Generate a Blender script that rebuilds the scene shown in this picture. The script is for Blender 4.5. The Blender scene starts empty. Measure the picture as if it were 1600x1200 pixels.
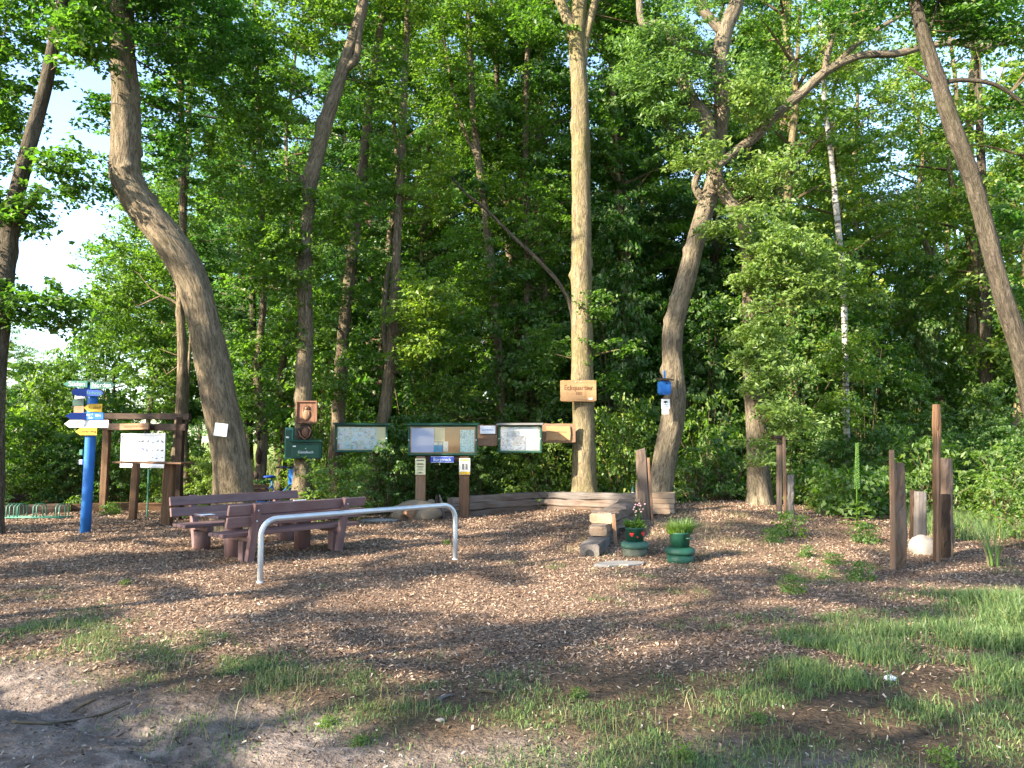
import bpy, math, random
import numpy as np
from mathutils import Vector, Matrix, Euler

SC = bpy.context.scene
COL = SC.collection
rad = math.radians
RNG = np.random.default_rng(7)
random.seed(7)

# ------------------------------------------------------------------ camera, sky, sun, exposure
CAM_H, FOC, HOR = 1.60, 1209.0, 690.0
PITCH = math.atan((HOR - 600.0) / FOC)
cam_d = bpy.data.cameras.new('camera')
cam = bpy.data.objects.new('camera', cam_d)
COL.objects.link(cam)
cam.location = (0, 0, CAM_H)
cam.rotation_euler = (rad(90) + PITCH, 0, 0)
cam_d.sensor_width = 36.0
cam_d.lens = 36.0 * FOC / 1600.0
cam_d.clip_start = 0.05
cam_d.clip_end = 2000.0
SC.camera = cam

SUN_EL, SUN_AZ = rad(27), math.atan2(-0.84, -0.54)     # azimuth measured from +Y towards +X
world = bpy.data.worlds.new('World')
SC.world = world
world.use_nodes = True
wn = world.node_tree
for n in list(wn.nodes):
    wn.nodes.remove(n)
sky = wn.nodes.new('ShaderNodeTexSky')
sky.sky_type = 'NISHITA'
sky.sun_disc = False
sky.sun_elevation = SUN_EL
sky.sun_rotation = SUN_AZ
sky.air_density = 1.0
sky.dust_density = 0.8
sky.ozone_density = 1.6
bg = wn.nodes.new('ShaderNodeBackground')
bg.inputs['Strength'].default_value = 0.14
wo = wn.nodes.new('ShaderNodeOutputWorld')
wn.links.new(sky.outputs[0], bg.inputs[0])
wn.links.new(bg.outputs[0], wo.inputs[0])

sun_d = bpy.data.lights.new('sun', 'SUN')
sun = bpy.data.objects.new('sun', sun_d)
COL.objects.link(sun)
sun_d.energy = 5.0
sun_d.angle = rad(0.55)
sun_d.color = (1.0, 0.88, 0.70)
SUNV = Vector((math.sin(SUN_AZ) * math.cos(SUN_EL), math.cos(SUN_AZ) * math.cos(SUN_EL), math.sin(SUN_EL)))
sun.rotation_euler = SUNV.to_track_quat('Z', 'Y').to_euler()
sun.location = SUNV * 60

SC.view_settings.view_transform = 'Standard'
SC.view_settings.look = 'None'
SC.view_settings.gamma = 1.0
SC.view_settings.use_curve_mapping = False
SC.view_settings.exposure = 2.2
SC.cycles.max_bounces = 7
SC.cycles.diffuse_bounces = 4
SC.cycles.glossy_bounces = 2
SC.cycles.transmission_bounces = 4
SC.cycles.transparent_max_bounces = 6
SC.cycles.use_denoising = True
SC.cycles.sample_clamp_indirect = 6.0
SC.cycles.caustics_reflective = False
SC.cycles.caustics_refractive = False

# ------------------------------------------------------------------ terrain function and photo-to-world helpers
def _hash(ix, iy, s):
    h = (ix.astype(np.int64) * 374761393 + iy.astype(np.int64) * 668265263 + s * 1442695041) & 0x7fffffff
    h = ((h ^ (h >> 13)) * 1274126177) & 0x7fffffff
    return ((h ^ (h >> 16)) & 0xffff) / 65535.0

def vnoise(x, y, s=0):
    x = np.asarray(x, float); y = np.asarray(y, float)
    ix = np.floor(x); iy = np.floor(y)
    fx = x - ix; fy = y - iy
    fx = fx * fx * (3 - 2 * fx); fy = fy * fy * (3 - 2 * fy)
    a = _hash(ix, iy, s); b = _hash(ix + 1, iy, s)
    c = _hash(ix, iy + 1, s); d = _hash(ix + 1, iy + 1, s)
    return (a * (1 - fx) + b * fx) * (1 - fy) + (c * (1 - fx) + d * fx) * fy

def fbm(x, y, s=0, o=4):
    t = 0; a = 0.5; n = 0
    for i in range(o):
        t = t + a * vnoise(np.asarray(x) * 2 ** i, np.asarray(y) * 2 ** i, s + i * 17); n += a; a *= 0.5
    return t / n

def sstep(a, b, x):
    t = np.clip((np.asarray(x, float) - a) / (b - a), 0, 1)
    return t * t * (3 - 2 * t)

def path_mask(x, y):
    # bare trodden track in the near left corner and along the bottom
    line = 3.75 - 0.62 * x - 0.02 * x * x
    w = (fbm(np.asarray(x) * 0.9, np.asarray(y) * 0.9, 5, 3) - .5) * 1.5
    a = 1 - sstep(-0.35, 0.35, np.asarray(y) + w - line)
    b = 1 - sstep(-0.25, 0.35, np.asarray(y) + w * 1.2 - 4.15)
    return np.maximum(a * (np.asarray(x) < 1.5), b * 0.85)

def H(x, y):
    x = np.asarray(x, float); y = np.asarray(y, float)
    z = 0.37 * np.exp(-((x - 4.6) / 3.3) ** 2 - ((y - 15.6) / 3.0) ** 2)
    z = z + 0.10 * np.exp(-((x - 3.2) / 1.3) ** 2 - ((y - 12.6) / 1.6) ** 2)
    z = z + 0.05 * (fbm(x * 0.45, y * 0.45, 1, 3) - 0.5) * sstep(3, 8, np.hypot(x, y))
    z = z + 0.028 * (fbm(x * 2.3, y * 2.3, 3, 3) - 0.5)
    z = z + 0.25 * sstep(18.5, 24, y) * (fbm(x * 0.2, y * 0.2, 9, 2))
    pm = path_mask(x, y)
    # wheel ruts running with the track
    t = (y + 0.62 * x)
    rut = np.exp(-((t - 3.15) / 0.16) ** 2) + 0.7 * np.exp(-((t - 1.9) / 0.2) ** 2)
    z = z - pm * (0.035 + 0.075 * rut * (0.5 + fbm(x * 1.2, y * 1.2, 21, 2))) + pm * 0.05 * (fbm(x * 3.1, y * 5, 31, 4) - 0.5)
    z = z * sstep(-2, 2, y + 4) if np.ndim(z) else float(z)
    return z

def h1(x, y):
    return float(H(np.array([x]), np.array([y]))[0])

CP, SP = math.cos(PITCH), math.sin(PITCH)
def P(px, py, Y):
    """world point that the photograph shows at (px, py), at forward distance Y"""
    dx = (px - 800.0) / FOC; dy = (600.0 - py) / FOC
    d = (dx, CP - dy * SP, SP + dy * CP)
    t = Y / d[1]
    return Vector((d[0] * t, Y, CAM_H + d[2] * t))

def G(px, py):
    """world point on the terrain at photograph pixel (px, py)"""
    dx = (px - 800.0) / FOC; dy = (600.0 - py) / FOC
    d = (dx, CP - dy * SP, SP + dy * CP)
    t = 1.0
    while t < 400:
        if CAM_H + d[2] * t < h1(d[0] * t, d[1] * t):
            break
        t += 0.04 if t < 30 else 0.5
    return Vector((d[0] * t, d[1] * t, h1(d[0] * t, d[1] * t)))

# ------------------------------------------------------------------ object helpers
def link(o, parent=None):
    COL.objects.link(o)
    if parent is not None:
        o.parent = parent
    return o

def tag(o, label=None, cat=None, group=None, kind=None):
    if label: o['label'] = label
    if cat: o['category'] = cat
    if group: o['group'] = group
    if kind: o['kind'] = kind
    return o

def thing(name, label, cat, loc=(0, 0, 0), rz=0.0, group=None, rot=None):
    o = bpy.data.objects.new(name, None)
    o.empty_display_size = 0.1
    COL.objects.link(o)
    o.location = loc
    o.rotation_euler = rot if rot else (0, 0, rz)
    return tag(o, label, cat, group)

def mesh_np(name, co, faces_idx, loops_per_face, mat=None, smooth=False, attrs=None):
    """fast mesh: co (n,3), faces_idx flat loop indices, loops_per_face int or array"""
    me = bpy.data.meshes.new(name)
    co = np.ascontiguousarray(co, dtype=np.float32)
    fi = np.ascontiguousarray(faces_idx, dtype=np.int32).ravel()
    if np.isscalar(loops_per_face):
        nf = len(fi) // loops_per_face
        tot = np.full(nf, loops_per_face, np.int32)
    else:
        tot = np.asarray(loops_per_face, np.int32); nf = len(tot)
    st = np.zeros(nf, np.int32); st[1:] = np.cumsum(tot)[:-1]
    me.vertices.add(len(co)); me.vertices.foreach_set('co', co.ravel())
    me.loops.add(len(fi)); me.loops.foreach_set('vertex_index', fi)
    me.polygons.add(nf); me.polygons.foreach_set('loop_start', st); me.polygons.foreach_set('loop_total', tot)
    me.update(calc_edges=True)
    if smooth:
        me.polygons.foreach_set('use_smooth', np.ones(nf, bool))
    if attrs:
        for k, v in attrs.items():
            v = np.ascontiguousarray(v, np.float32)
            if v.ndim == 2:
                a = me.attributes.new(k, 'FLOAT_VECTOR', 'POINT'); a.data.foreach_set('vector', v.ravel())
            else:
                a = me.attributes.new(k, 'FLOAT', 'POINT'); a.data.foreach_set('value', v)
    if mat: me.materials.append(mat)
    return me

class MB:
    """collects shapes; build() links them as ONE mesh object"""
    def __init__(s):
        s.v = []; s.f = []; s.b = []
    def add(s, vs, fs, bs=None):
        n = len(s.v)
        s.v += [tuple(p) for p in vs]
        s.f += [tuple(i + n for i in f) for f in fs]
        s.b += [tuple(p) for p in (bs if bs is not None else vs)]
        return s
    def loft(s, prof, stations, M=None, caps=True):
        """prof: list of (x,y); stations: list of (z, sx, sy, ox, oy[, jitter list]); along local z"""
        n = len(prof); vs = []; bs = []
        for st in stations:
            z, sx, sy, ox, oy = st[:5]
            j = st[5] if len(st) > 5 else None
            for i, (x, y) in enumerate(prof):
                dx, dy = (j[i] if j else (0, 0))
                vs.append(Vector((x * sx + ox + dx, y * sy + oy + dy, z)))
                bs.append((x * sx, y * sy, z))
        fs = []
        for k in range(len(stations) - 1):
            for i in range(n):
                a = k * n + i; b = k * n + (i + 1) % n
                fs.append((a, b, b + n, a + n))
        if caps:
            fs.append(tuple(reversed(range(n))))
            fs.append(tuple(range((len(stations) - 1) * n, len(stations) * n)))
        if M is not None:
            vs = [M @ p for p in vs]
        return s.add(vs, fs, bs)
    def box(s, c, d, R=None, ch=0.004):
        """chamfered box, centre c, size d; grain along its longest side"""
        ax = max(range(3), key=lambda i: d[i])
        o = [(1, 2, 0), (2, 0, 1), (0, 1, 2)][ax]      # local x,y,z -> world axes, z = long
        w, h, L = d[o[0]] / 2, d[o[1]] / 2, d[o[2]] / 2
        c_ = min(ch, w * .4, h * .4, L * .4)
        pr = [(w, h - c_), (w - c_, h), (-w + c_, h), (-w, h - c_), (-w, -h + c_), (-w + c_, -h), (w - c_, -h), (w, -h + c_)]
        M = Matrix(((0,) * 3,) * 3)
        for i in range(3):
            M[o[i]][i] = 1.0
        M = M.to_4x4()
        T = Matrix.Translation(Vector(c)) @ (R.to_4x4() if R is not None else Matrix.Identity(4)) @ M
        k = (w - c_) / w if w else 1; k2 = (h - c_) / h if h else 1
        return s.loft(pr, [(-L, k, k2, 0, 0), (-L + c_, 1, 1, 0, 0), (L - c_, 1, 1, 0, 0), (L, k, k2, 0, 0)], T)
    def tube(s, pts, rr, n=10, caps=True):
        pts = [Vector(p) for p in pts]
        if not hasattr(rr, '__len__'): rr = [rr] * len(pts)
        vs = []; bs = []; L = 0
        t0 = (pts[1] - pts[0]).normalized()
        a = Vector((1, 0, 0)) if abs(t0.x) < .8 else Vector((0, 1, 0))
        u = (a - t0 * a.dot(t0)).normalized()
        for i, p in enumerate(pts):
            t = (pts[min(i + 1, len(pts) - 1)] - pts[max(i - 1, 0)])
            t = t.normalized() if t.length > 1e-9 else t0
            u = (u - t * u.dot(t)).normalized(); w = t.cross(u)
            if i: L += (p - pts[i - 1]).length
            for k in range(n):
                g = 2 * math.pi * k / n; cx, sx = math.cos(g), math.sin(g)
                vs.append(p + (u * cx + w * sx) * rr[i]); bs.append((cx * rr[i], sx * rr[i], L))
        fs = []
        for i in range(len(pts) - 1):
            for k in range(n):
                a_ = i * n + k; b_ = i * n + (k + 1) % n
                fs.append((a_, b_, b_ + n, a_ + n))
        if caps:
            fs.append(tuple(reversed(range(n)))); fs.append(tuple(range((len(pts) - 1) * n, len(pts) * n)))
        return s.add(vs, fs, bs)
    def lathe(s, prof, c=(0, 0, 0), n=28):
        c = Vector(c); vs = []; fs = []
        for r, z in prof:
            for k in range(n):
                g = 2 * math.pi * k / n
                vs.append(c + Vector((math.cos(g) * r, math.sin(g) * r, z)))
        for i in range(len(prof) - 1):
            for k in range(n):
                a_ = i * n + k; b_ = i * n + (k + 1) % n
                fs.append((a_, b_, b_ + n, a_ + n))
        fs.append(tuple(reversed(range(n)))); fs.append(tuple(range((len(prof) - 1) * n, len(prof) * n)))
        return s.add(vs, fs)
    def prism(s, outline, y0, y1, M=None):
        """outline (x,z) extruded along y"""
        n = len(outline)
        vs = [Vector((x, y0, z)) for x, z in outline] + [Vector((x, y1, z)) for x, z in outline]
        if M is not None: vs = [M @ p for p in vs]
        fs = [tuple(range(n)), tuple(reversed(range(n, 2 * n)))]
        fs += [((i + 1) % n, i, i + n, (i + 1) % n + n) for i in range(n)]
        return s.add(vs, fs)
    def blob(s, c, r, seed=0, n=14, m=9, amp=.12, flat=0.0):
        c = Vector(c); vs = []; fs = []
        for j in range(m + 1):
            th = math.pi * j / m
            for k in range(n):
                g = 2 * math.pi * k / n
                d = Vector((math.sin(th) * math.cos(g), math.sin(th) * math.sin(g), math.cos(th)))
                q = 1 + amp * 2 * (float(fbm(np.array([d.x * 1.7 + seed * 3.1 + 9]), np.array([d.y * 1.7 + d.z * 2.3 + 5]), seed, 3)[0]) - .5)
                vs.append(c + Vector((d.x * r[0] * q, d.y * r[1] * q, max(d.z, -1 + flat) * r[2] * q)))
        for j in range(m):
            for k in range(n):
                a_ = j * n + k; b_ = j * n + (k + 1) % n
                fs.append((a_, a_ + n, b_ + n, b_))
        return s.add(vs, fs)
    def build(s, name, mat, parent=None, smooth=False, label=None, world=False):
        co = np.array(s.v, float)
        if world and parent is not None:
            Mi = (Matrix.Translation(parent.location) @ parent.rotation_euler.to_matrix().to_4x4()).inverted()
            Mn = np.array(Mi)
            co = co @ Mn[:3, :3].T + Mn[:3, 3]
        me = bpy.data.meshes.new(name)
        me.from_pydata([tuple(p) for p in co], [], s.f)
        if smooth: me.polygons.foreach_set('use_smooth', np.ones(len(me.polygons), bool))
        a = me.attributes.new('bk', 'FLOAT_VECTOR', 'POINT')
        off = np.array([random.random() * 9, random.random() * 9, random.random() * 9])
        a.data.foreach_set('vector', (np.array(s.b, np.float32) + off.astype(np.float32)).ravel())
        me.materials.append(mat)
        o = bpy.data.objects.new(name, me)
        link(o, parent)
        if label: o['label'] = label
        return o

def rough_prof(w, h, ch):
    w /= 2; h /= 2
    return [(w, h - ch), (w - ch, h), (0, h), (-w + ch, h), (-w, h - ch), (-w, 0), (-w, -h + ch), (-w + ch, -h), (0, -h), (w - ch, -h), (w, -h + ch), (w, 0)]

def rough_beam(mb, p0, p1, w, h, ch=.015, amp=.01, seg=9, up=Vector((0, 0, 1)), topslant=0.0):
    """weathered squared timber from p0 to p1 (w across, h along 'up')"""
    p0 = Vector(p0); p1 = Vector(p1)
    t = (p1 - p0); L = t.length; t.normalize()
    y = (up - t * up.dot(t)).normalized(); x = y.cross(t)
    M = Matrix((x, y, t)).transposed().to_4x4(); M.translation = p0
    pr = rough_prof(w, h, ch)
    st = []
    sd = random.random() * 99
    for k in range(seg + 1):
        f = k / seg
        e = 0.94 if k in (0, seg) else 1.0
        j = [(amp * 2 * (float(vnoise(np.array([i * .9 + sd]), np.array([k * .7 + sd]), 3)[0]) - .5),
              amp * 2 * (float(vnoise(np.array([i * .9 + sd + 40]), np.array([k * .7 + sd]), 4)[0]) - .5)) for i in range(len(pr))]
        st.append((L * f, e, e, 0, 0, j))
    return mb.loft(pr, st, M)

def text(body, size, mat, parent, loc, rz=0.0, rx=90, name='lettering', extrude=.0012, align='CENTER', sx=1.0, rot=None, shear=0):
    c = bpy.data.curves.new(name, 'FONT')
    c.body = body; c.size = size; c.extrude = extrude
    c.align_x = align; c.align_y = 'CENTER'; c.resolution_u = 3; c.shear = shear
    tmp = bpy.data.objects.new('tmp', c)
    me = bpy.data.meshes.new_from_object(tmp)
    bpy.data.objects.remove(tmp); bpy.data.curves.remove(c)
    me.materials.clear(); me.materials.append(mat)
    me.name = name
    o = bpy.data.objects.new(name, me)
    link(o, parent)
    o.location = loc
    o.rotation_euler = rot if rot else (rad(rx), 0, rz)
    o.scale = (sx, 1, 1)
    return o

# ------------------------------------------------------------------ materials
def srgb(r, g, b):
    f = lambda c: ((c / 255 + .055) / 1.055) ** 2.4 if c > 10 else c / 255 / 12.92
    return (f(r), f(g), f(b), 1)

class NT:
    def __init__(s, name, rough=.7, spec=.3):
        s.m = bpy.data.materials.new(name); s.m.use_nodes = True
        s.t = s.m.node_tree
        for n in list(s.t.nodes): s.t.nodes.remove(n)
        s.out = s.t.nodes.new('ShaderNodeOutputMaterial')
        s.p = s.t.nodes.new('ShaderNodeBsdfPrincipled')
        s.p.inputs['Roughness'].default_value = rough
        s.p.inputs['Specular IOR Level'].default_value = spec
        s.t.links.new(s.p.outputs[0], s.out.inputs[0])
    def n(s, typ, **kw):
        x = s.t.nodes.new(typ)
        for k, v in kw.items(): setattr(x, k, v)
        return x
    def l(s, a, b): s.t.links.new(a, b)
    def attr(s, name): return s.n('ShaderNodeAttribute', attribute_name=name)
    def vec(s, src, scale):
        m = s.n('ShaderNodeMapping'); m.inputs['Scale'].default_value = scale; s.l(src, m.inputs[0]); return m.outputs[0]
    def noise(s, v, scale, detail=4, rough=.55, dist=0):
        x = s.n('ShaderNodeTexNoise'); x.inputs['Scale'].default_value = scale; x.inputs['Detail'].default_value = detail
        x.inputs['Roughness'].default_value = rough; x.inputs['Distortion'].default_value = dist
        if v is not None: s.l(v, x.inputs['Vector'])
        return x.outputs['Fac']
    def ramp(s, fac, stops):
        r = s.n('ShaderNodeValToRGB'); e = r.color_ramp.elements
        while len(e) < len(stops): e.new(.5)
        for i, (p, c) in enumerate(stops):
            e[i].position = p; e[i].color = c
        s.l(fac, r.inputs[0]); return r.outputs[0]
    def mix(s, fac, a, b, mode='MIX'):
        m = s.n('ShaderNodeMix', data_type='RGBA', blend_type=mode)
        for sock, v in ((m.inputs[0], fac), (m.inputs[6], a), (m.inputs[7], b)):
            if hasattr(v, 'links'): s.l(v, sock)
            else: sock.default_value = v
        return m.outputs[2]
    def math(s, op, a, b=0.0):
        m = s.n('ShaderNodeMath', operation=op)
        for sock, v in ((m.inputs[0], a), (m.inputs[1], b)):
            if hasattr(v, 'links'): s.l(v, sock)
            else: sock.default_value = v
        return m.outputs[0]
    def bump(s, hgt, strength=.5, dist=.01):
        b = s.n('ShaderNodeBump'); b.inputs['Strength'].default_value = strength; b.inputs['Distance'].default_value = dist
        s.l(hgt, b.inputs['Height']); s.l(b.outputs[0], s.p.inputs['Normal'])
    def col(s, c):
        if hasattr(c, 'links'): s.l(c, s.p.inputs['Base Color'])
        else: s.p.inputs['Base Color'].default_value = c

def sc(c, k): return (c[0] * k, c[1] * k, c[2] * k, 1)

def mat_bark(name, light, dark, green=(.09, .1, .035, 1), gamt=.35, fs=(17, 17, 3.4), bump=1.0):
    k = NT(name, .9, .15)
    a = k.attr('bk').outputs['Vector']
    n1 = k.noise(k.vec(a, fs), 1.0, 6, .68, 1.1)
    n2 = k.noise(k.vec(a, (3, 3, 1.6)), 1.0, 4, .6)
    n3 = k.noise(k.vec(a, (60, 60, 14)), 1.0, 3)
    c = k.ramp(n1, [(.38, dark), (.48, sc(light, .62)), (.58, sc(light, 1.15))])
    c = k.mix(k.ramp(n2, [(.35, (0, 0, 0, 1)), (.7, (gamt,) * 3 + (1,))]), c, green)
    n4 = k.noise(k.vec(a, (1.6, 1.6, .9)), 1.0, 5, .65)
    c = k.mix(1.0, c, k.ramp(n4, [(.3, (.55, .52, .5, 1)), (.5, (1, 1, 1, 1)), (.7, (1.3, 1.28, 1.2, 1))]), 'MULTIPLY')
    vo = k.n('ShaderNodeTexVoronoi'); vo.inputs['Scale'].default_value = 1.0; k.l(k.vec(a, (4.5, 4.5, 2.2)), vo.inputs['Vector'])
    c = k.mix(k.ramp(vo.outputs['Distance'], [(.07, (.75,) * 3 + (1,)), (.13, (0, 0, 0, 1))]), c, sc(dark, .7))
    c = k.mix(.35, c, k.ramp(n3, [(.3, sc(dark, .9)), (.7, sc(light, 1.15))]))
    k.col(c)
    hsum = k.math('ADD', k.math('MULTIPLY', n1, 1.0), k.math('MULTIPLY', n3, .25))
    k.bump(hsum, bump, .09)
    return k.m

def mat_leaf(name, base, trans, var=.35, yellow=(.16, .19, .03, 1)):
    k = NT(name, .42, .3)
    g = k.n('ShaderNodeNewGeometry')
    oi = k.n('ShaderNodeObjectInfo')
    r = g.outputs['Random Per Island']
    c = k.ramp(r, [(0, sc(base, 1 - var)), (.45, base), (.8, sc(base, 1 + var)), (1, yellow)])
    oc = k.ramp(oi.outputs['Random'], [(0, (.72, .85, .8, 1)), (.5, (1, 1, 1, 1)), (1, (1.25, 1.12, .85, 1))])
    c = k.mix(1.0, c, oc, 'MULTIPLY')
    # underside paler
    c2 = k.mix(g.outputs['Backfacing'], c, k.mix(.5, c, (.11, .15, .07, 1)))
    k.col(c2)
    tr = k.n('ShaderNodeBsdfTranslucent')
    k.l(k.mix(1.0, k.ramp(r, [(0, sc(trans, .7)), (1, sc(trans, 1.3))]), oc, 'MULTIPLY'), tr.inputs[0])
    ms = k.n('ShaderNodeMixShader'); ms.inputs[0].default_value = .36
    k.l(k.p.outputs[0], ms.inputs[1]); k.l(tr.outputs[0], ms.inputs[2]); k.l(ms.outputs[0], k.out.inputs[0])
    return k.m

def mat_wood(name, light, dark, grey=None, gamt=0.0, fs=(26, 26, 1.6), bump=.5, rough=.75):
    k = NT(name, rough, .2)
    a = k.attr('bk').outputs['Vector']
    n1 = k.noise(k.vec(a, fs), 1.0, 6, .62, .8)
    n2 = k.noise(k.vec(a, (5, 5, 2.2)), 1.0, 3)
    n3 = k.noise(k.vec(a, (120, 120, 4)), 1.0, 2)
    c = k.ramp(n1, [(.3, dark), (.52, k_mid(light, dark)), (.7, light)])
    if grey: c = k.mix(k.ramp(n2, [(.35, (0, 0, 0, 1)), (.62, (gamt,) * 3 + (1,))]), c, k.mix(n3, sc(grey, .6), sc(grey, 1.3)))
    c = k.mix(k.math('MULTIPLY', n3, .4), c, dark)
    k.col(c)
    k.bump(k.math('ADD', n1, k.math('MULTIPLY', n3, .4)), bump, .012)
    return k.m

def k_mid(a, b): return tuple((a[i] * .6 + b[i] * .4) for i in range(3)) + (1,)

def mat_paint(name, c, rough=.45, var=.12, dirt=(.08, .06, .04, 1), damt=.25, spec=.4):
    k = NT(name, rough, spec)
    tc = k.n('ShaderNodeTexCoord').outputs['Object']
    n1 = k.noise(tc, 6, 5, .6); n2 = k.noise(tc, 55, 3)
    col = k.ramp(n1, [(.3, sc(c, 1 - var)), (.7, sc(c, 1 + var))])
    col = k.mix(k.ramp(k.math('MULTIPLY', n1, n2), [(.26, (0, 0, 0, 1)), (.5, (damt,) * 3 + (1,))]), col, dirt)
    k.col(col); k.bump(n2, .15, .003)
    return k.m

MT = {}
MT['bark_big'] = mat_bark('bark_maple', (.25, .195, .13, 1), (.06, .046, .03, 1), gamt=.25, fs=(17, 17, 3.2), bump=1.0)
MT['bark_pale'] = mat_bark('bark_pale_grey', (.27, .215, .13, 1), (.085, .066, .042, 1), green=(.15, .14, .035, 1), gamt=.7, fs=(20, 20, 4), bump=.8)
MT['bark_oak'] = mat_bark('bark_oak', (.26, .21, .15, 1), (.055, .044, .032, 1), gamt=.3, fs=(15, 15, 3.4), bump=1.0)
MT['bark_dark'] = mat_bark('bark_dark', (.125, .10, .075, 1), (.03, .024, .019, 1), gamt=.3)
MT['bark_mid'] = mat_bark('bark_mid', (.235, .18, .12, 1), (.055, .042, .028, 1), gamt=.3)
MT['twig'] = mat_bark('bark_twig', (.16, .115, .07, 1), (.05, .035, .022, 1), gamt=.2, bump=.3)
MT['leaf_a'] = mat_leaf('leaf_maple', (.036, .098, .013, 1), (.16, .40, .025, 1))
MT['leaf_b'] = mat_leaf('leaf_hornbeam', (.056, .12, .014, 1), (.26, .50, .03, 1))
MT['leaf_c'] = mat_leaf('leaf_oak', (.13, .22, .055, 1), (.30, .48, .07, 1), yellow=(.20, .23, .06, 1))
MT['leaf_d'] = mat_leaf('leaf_light', (.095, .185, .022, 1), (.30, .52, .04, 1), yellow=(.3, .3, .05, 1))
MT['leaf_e'] = mat_leaf('leaf_bluish', (.032, .092, .026, 1), (.12, .32, .05, 1))
# ------------------------------------------------------------------ ground sheet
def spaced(lo, hi, near_lo, near_hi, step, ratio=1.09):
    mid = list(np.arange(near_lo, near_hi + 1e-6, step))
    a = [mid[0]]; s = step
    while a[-1] > lo:
        s *= ratio; a.append(a[-1] - s)
    b = [mid[-1]]; s = step
    while b[-1] < hi:
        s *= ratio; b.append(b[-1] + s)
    return np.array(a[::-1][:-1] + mid + b[1:])

def grass_density(x, y):
    """how much grass grows at a point (0..1), tall (0..1)"""
    x = np.asarray(x, float); y = np.asarray(y, float)
    n = fbm(x * 1.1, y * 1.1, 41, 4); n2 = fbm(x * 3.2, y * 3.2, 47, 3)
    d = np.zeros_like(x)
    # strip along the track edge on the left, with tufts
    line = 3.95 - 0.62 * x
    d = np.maximum(d, .8 * np.exp(-((y - line - .45) / 0.62) ** 2) * (x < 1.2) * sstep(.36, .58, n) * sstep(-6, -4.6, x + .0 * y + .0))
    d = np.maximum(d, 1.0 * np.exp(-((y - 6.7) / 0.22) ** 2) * sstep(-2.9, -3.6, x) * sstep(.3, .5, n))
    # band across the lower middle
    d = np.maximum(d, sstep(.36, .56, n) * np.exp(-((y - 4.85) / 0.7) ** 4) * sstep(-2.4, -1.2, x) * .45)
    d = np.maximum(d, sstep(.42, .6, n) * np.exp(-((y - 3.9) / 0.6) ** 4) * sstep(-.6, .4, x) * .7)
    # lush patch on the right
    rp = sstep(1.2, 2.6, x + (n - .5) * 1.6) * np.exp(-((y - 6.0) / 1.25) ** 4)
    d = np.maximum(d, rp * sstep(.30, .5, n))
    rp2 = sstep(3.4, 4.6, x + (n - .5) * 1.5) * sstep(5.2, 5.8, y) * (1 - sstep(7.6, 8.6, y + (n - .5) * 2))
    d = np.maximum(d, rp2 * 1.2)
    # thin on the mound
    md = sstep(.56, .7, n) * np.exp(-((x - 4.0) / 3.0) ** 2 - ((y - 11) / 3.2) ** 2) * .4
    d = np.maximum(d, md)
    d = np.maximum(d, sstep(.5, .64, n) * np.exp(-((x - 8.5) / 2.2) ** 2 - ((y - 12.5) / 2.5) ** 2) * .9)
    d = np.maximum(d, sstep(.45, .7, n) * sstep(-13.2, -14.5, x - .0) * .5 * (y < 22) * (y > 14))
    tall = np.clip(rp2 + .45 * rp, 0, 1)
    return np.clip(d * sstep(.32, .6, n2) * (.4 + 1.0 * n2), 0, 1.2), tall

def chip_mask(x, y):
    x = np.asarray(x, float); y = np.asarray(y, float)
    w = (fbm(x * .8, y * .8, 61, 3) - .5) * 1.6
    m = sstep(5.0, 6.3, y + w) * (1 - sstep(17.6, 18.4, y + w * .6))
    m = m * (1 - sstep(8.5, 10.5, x + w)) * sstep(-16.5, -14.5, x + w)
    m = m * (1 - path_mask(x, y) * .9)
    gd, _ = grass_density(x, y)
    return np.clip(m * (1 - .5 * gd), 0, 1)

xs = spaced(-420, 420, -6.5, 7.5, 0.075, 1.075)
ys = spaced(-260, 620, 2.2, 13.0, 0.075, 1.075)
X, Yg = np.meshgrid(xs, ys)
x1, y1 = X.ravel(), Yg.ravel()
Z = H(x1, y1)
nx, ny = len(xs), len(ys)
ii = np.arange(nx - 1)[None, :] + (np.arange(ny - 1) * nx)[:, None]
fi = np.stack([ii, ii + 1, ii + 1 + nx, ii + nx], -1).reshape(-1, 4)
pm = path_mask(x1, y1) * (y1 > -6)
cm = chip_mask(x1, y1)
gm, _ = grass_density(x1, y1)
fieldm = sstep(-9, -13, x1 + .28 * y1 * 0 ) * sstep(21, 25, y1)
fieldm = np.maximum(fieldm, sstep(-.38, -.46, x1 / np.maximum(y1, 1)) * sstep(20, 23, y1))
me = mesh_np('ground', np.stack([x1, y1, Z], 1), fi, 4, None, True,
             {'m_path': pm, 'm_chip': cm, 'm_grass': gm, 'm_field': fieldm})
k = NT('ground_soil', .95, .1)
pos = k.n('ShaderNodeNewGeometry').outputs['Position']
n_f = k.noise(pos, 42, 4, .65); n_m = k.noise(pos, 9, 5, .6); n_l = k.noise(pos, 1.3, 4)
v = k.n('ShaderNodeTexVoronoi'); v.inputs['Scale'].default_value = 34; k.l(k.vec(pos, (1, 1.5, 1)), v.inputs['Vector'])
soil = k.ramp(n_m, [(.3, (.055, .038, .026, 1)), (.7, (.12, .085, .058, 1))])
litter = k.mix(n_f, soil, k.ramp(v.outputs['Color'], [(0, (.03, .022, .014, 1)), (.5, (.10, .065, .038, 1)), (1, (.17, .115, .07, 1))]))
chip = k.ramp(v.outputs['Color'], [(.0, (.06, .038, .028, 1)), (.35, (.15, .10, .07, 1)), (.7, (.25, .17, .12, 1)), (1, (.40, .30, .22, 1))])
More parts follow.
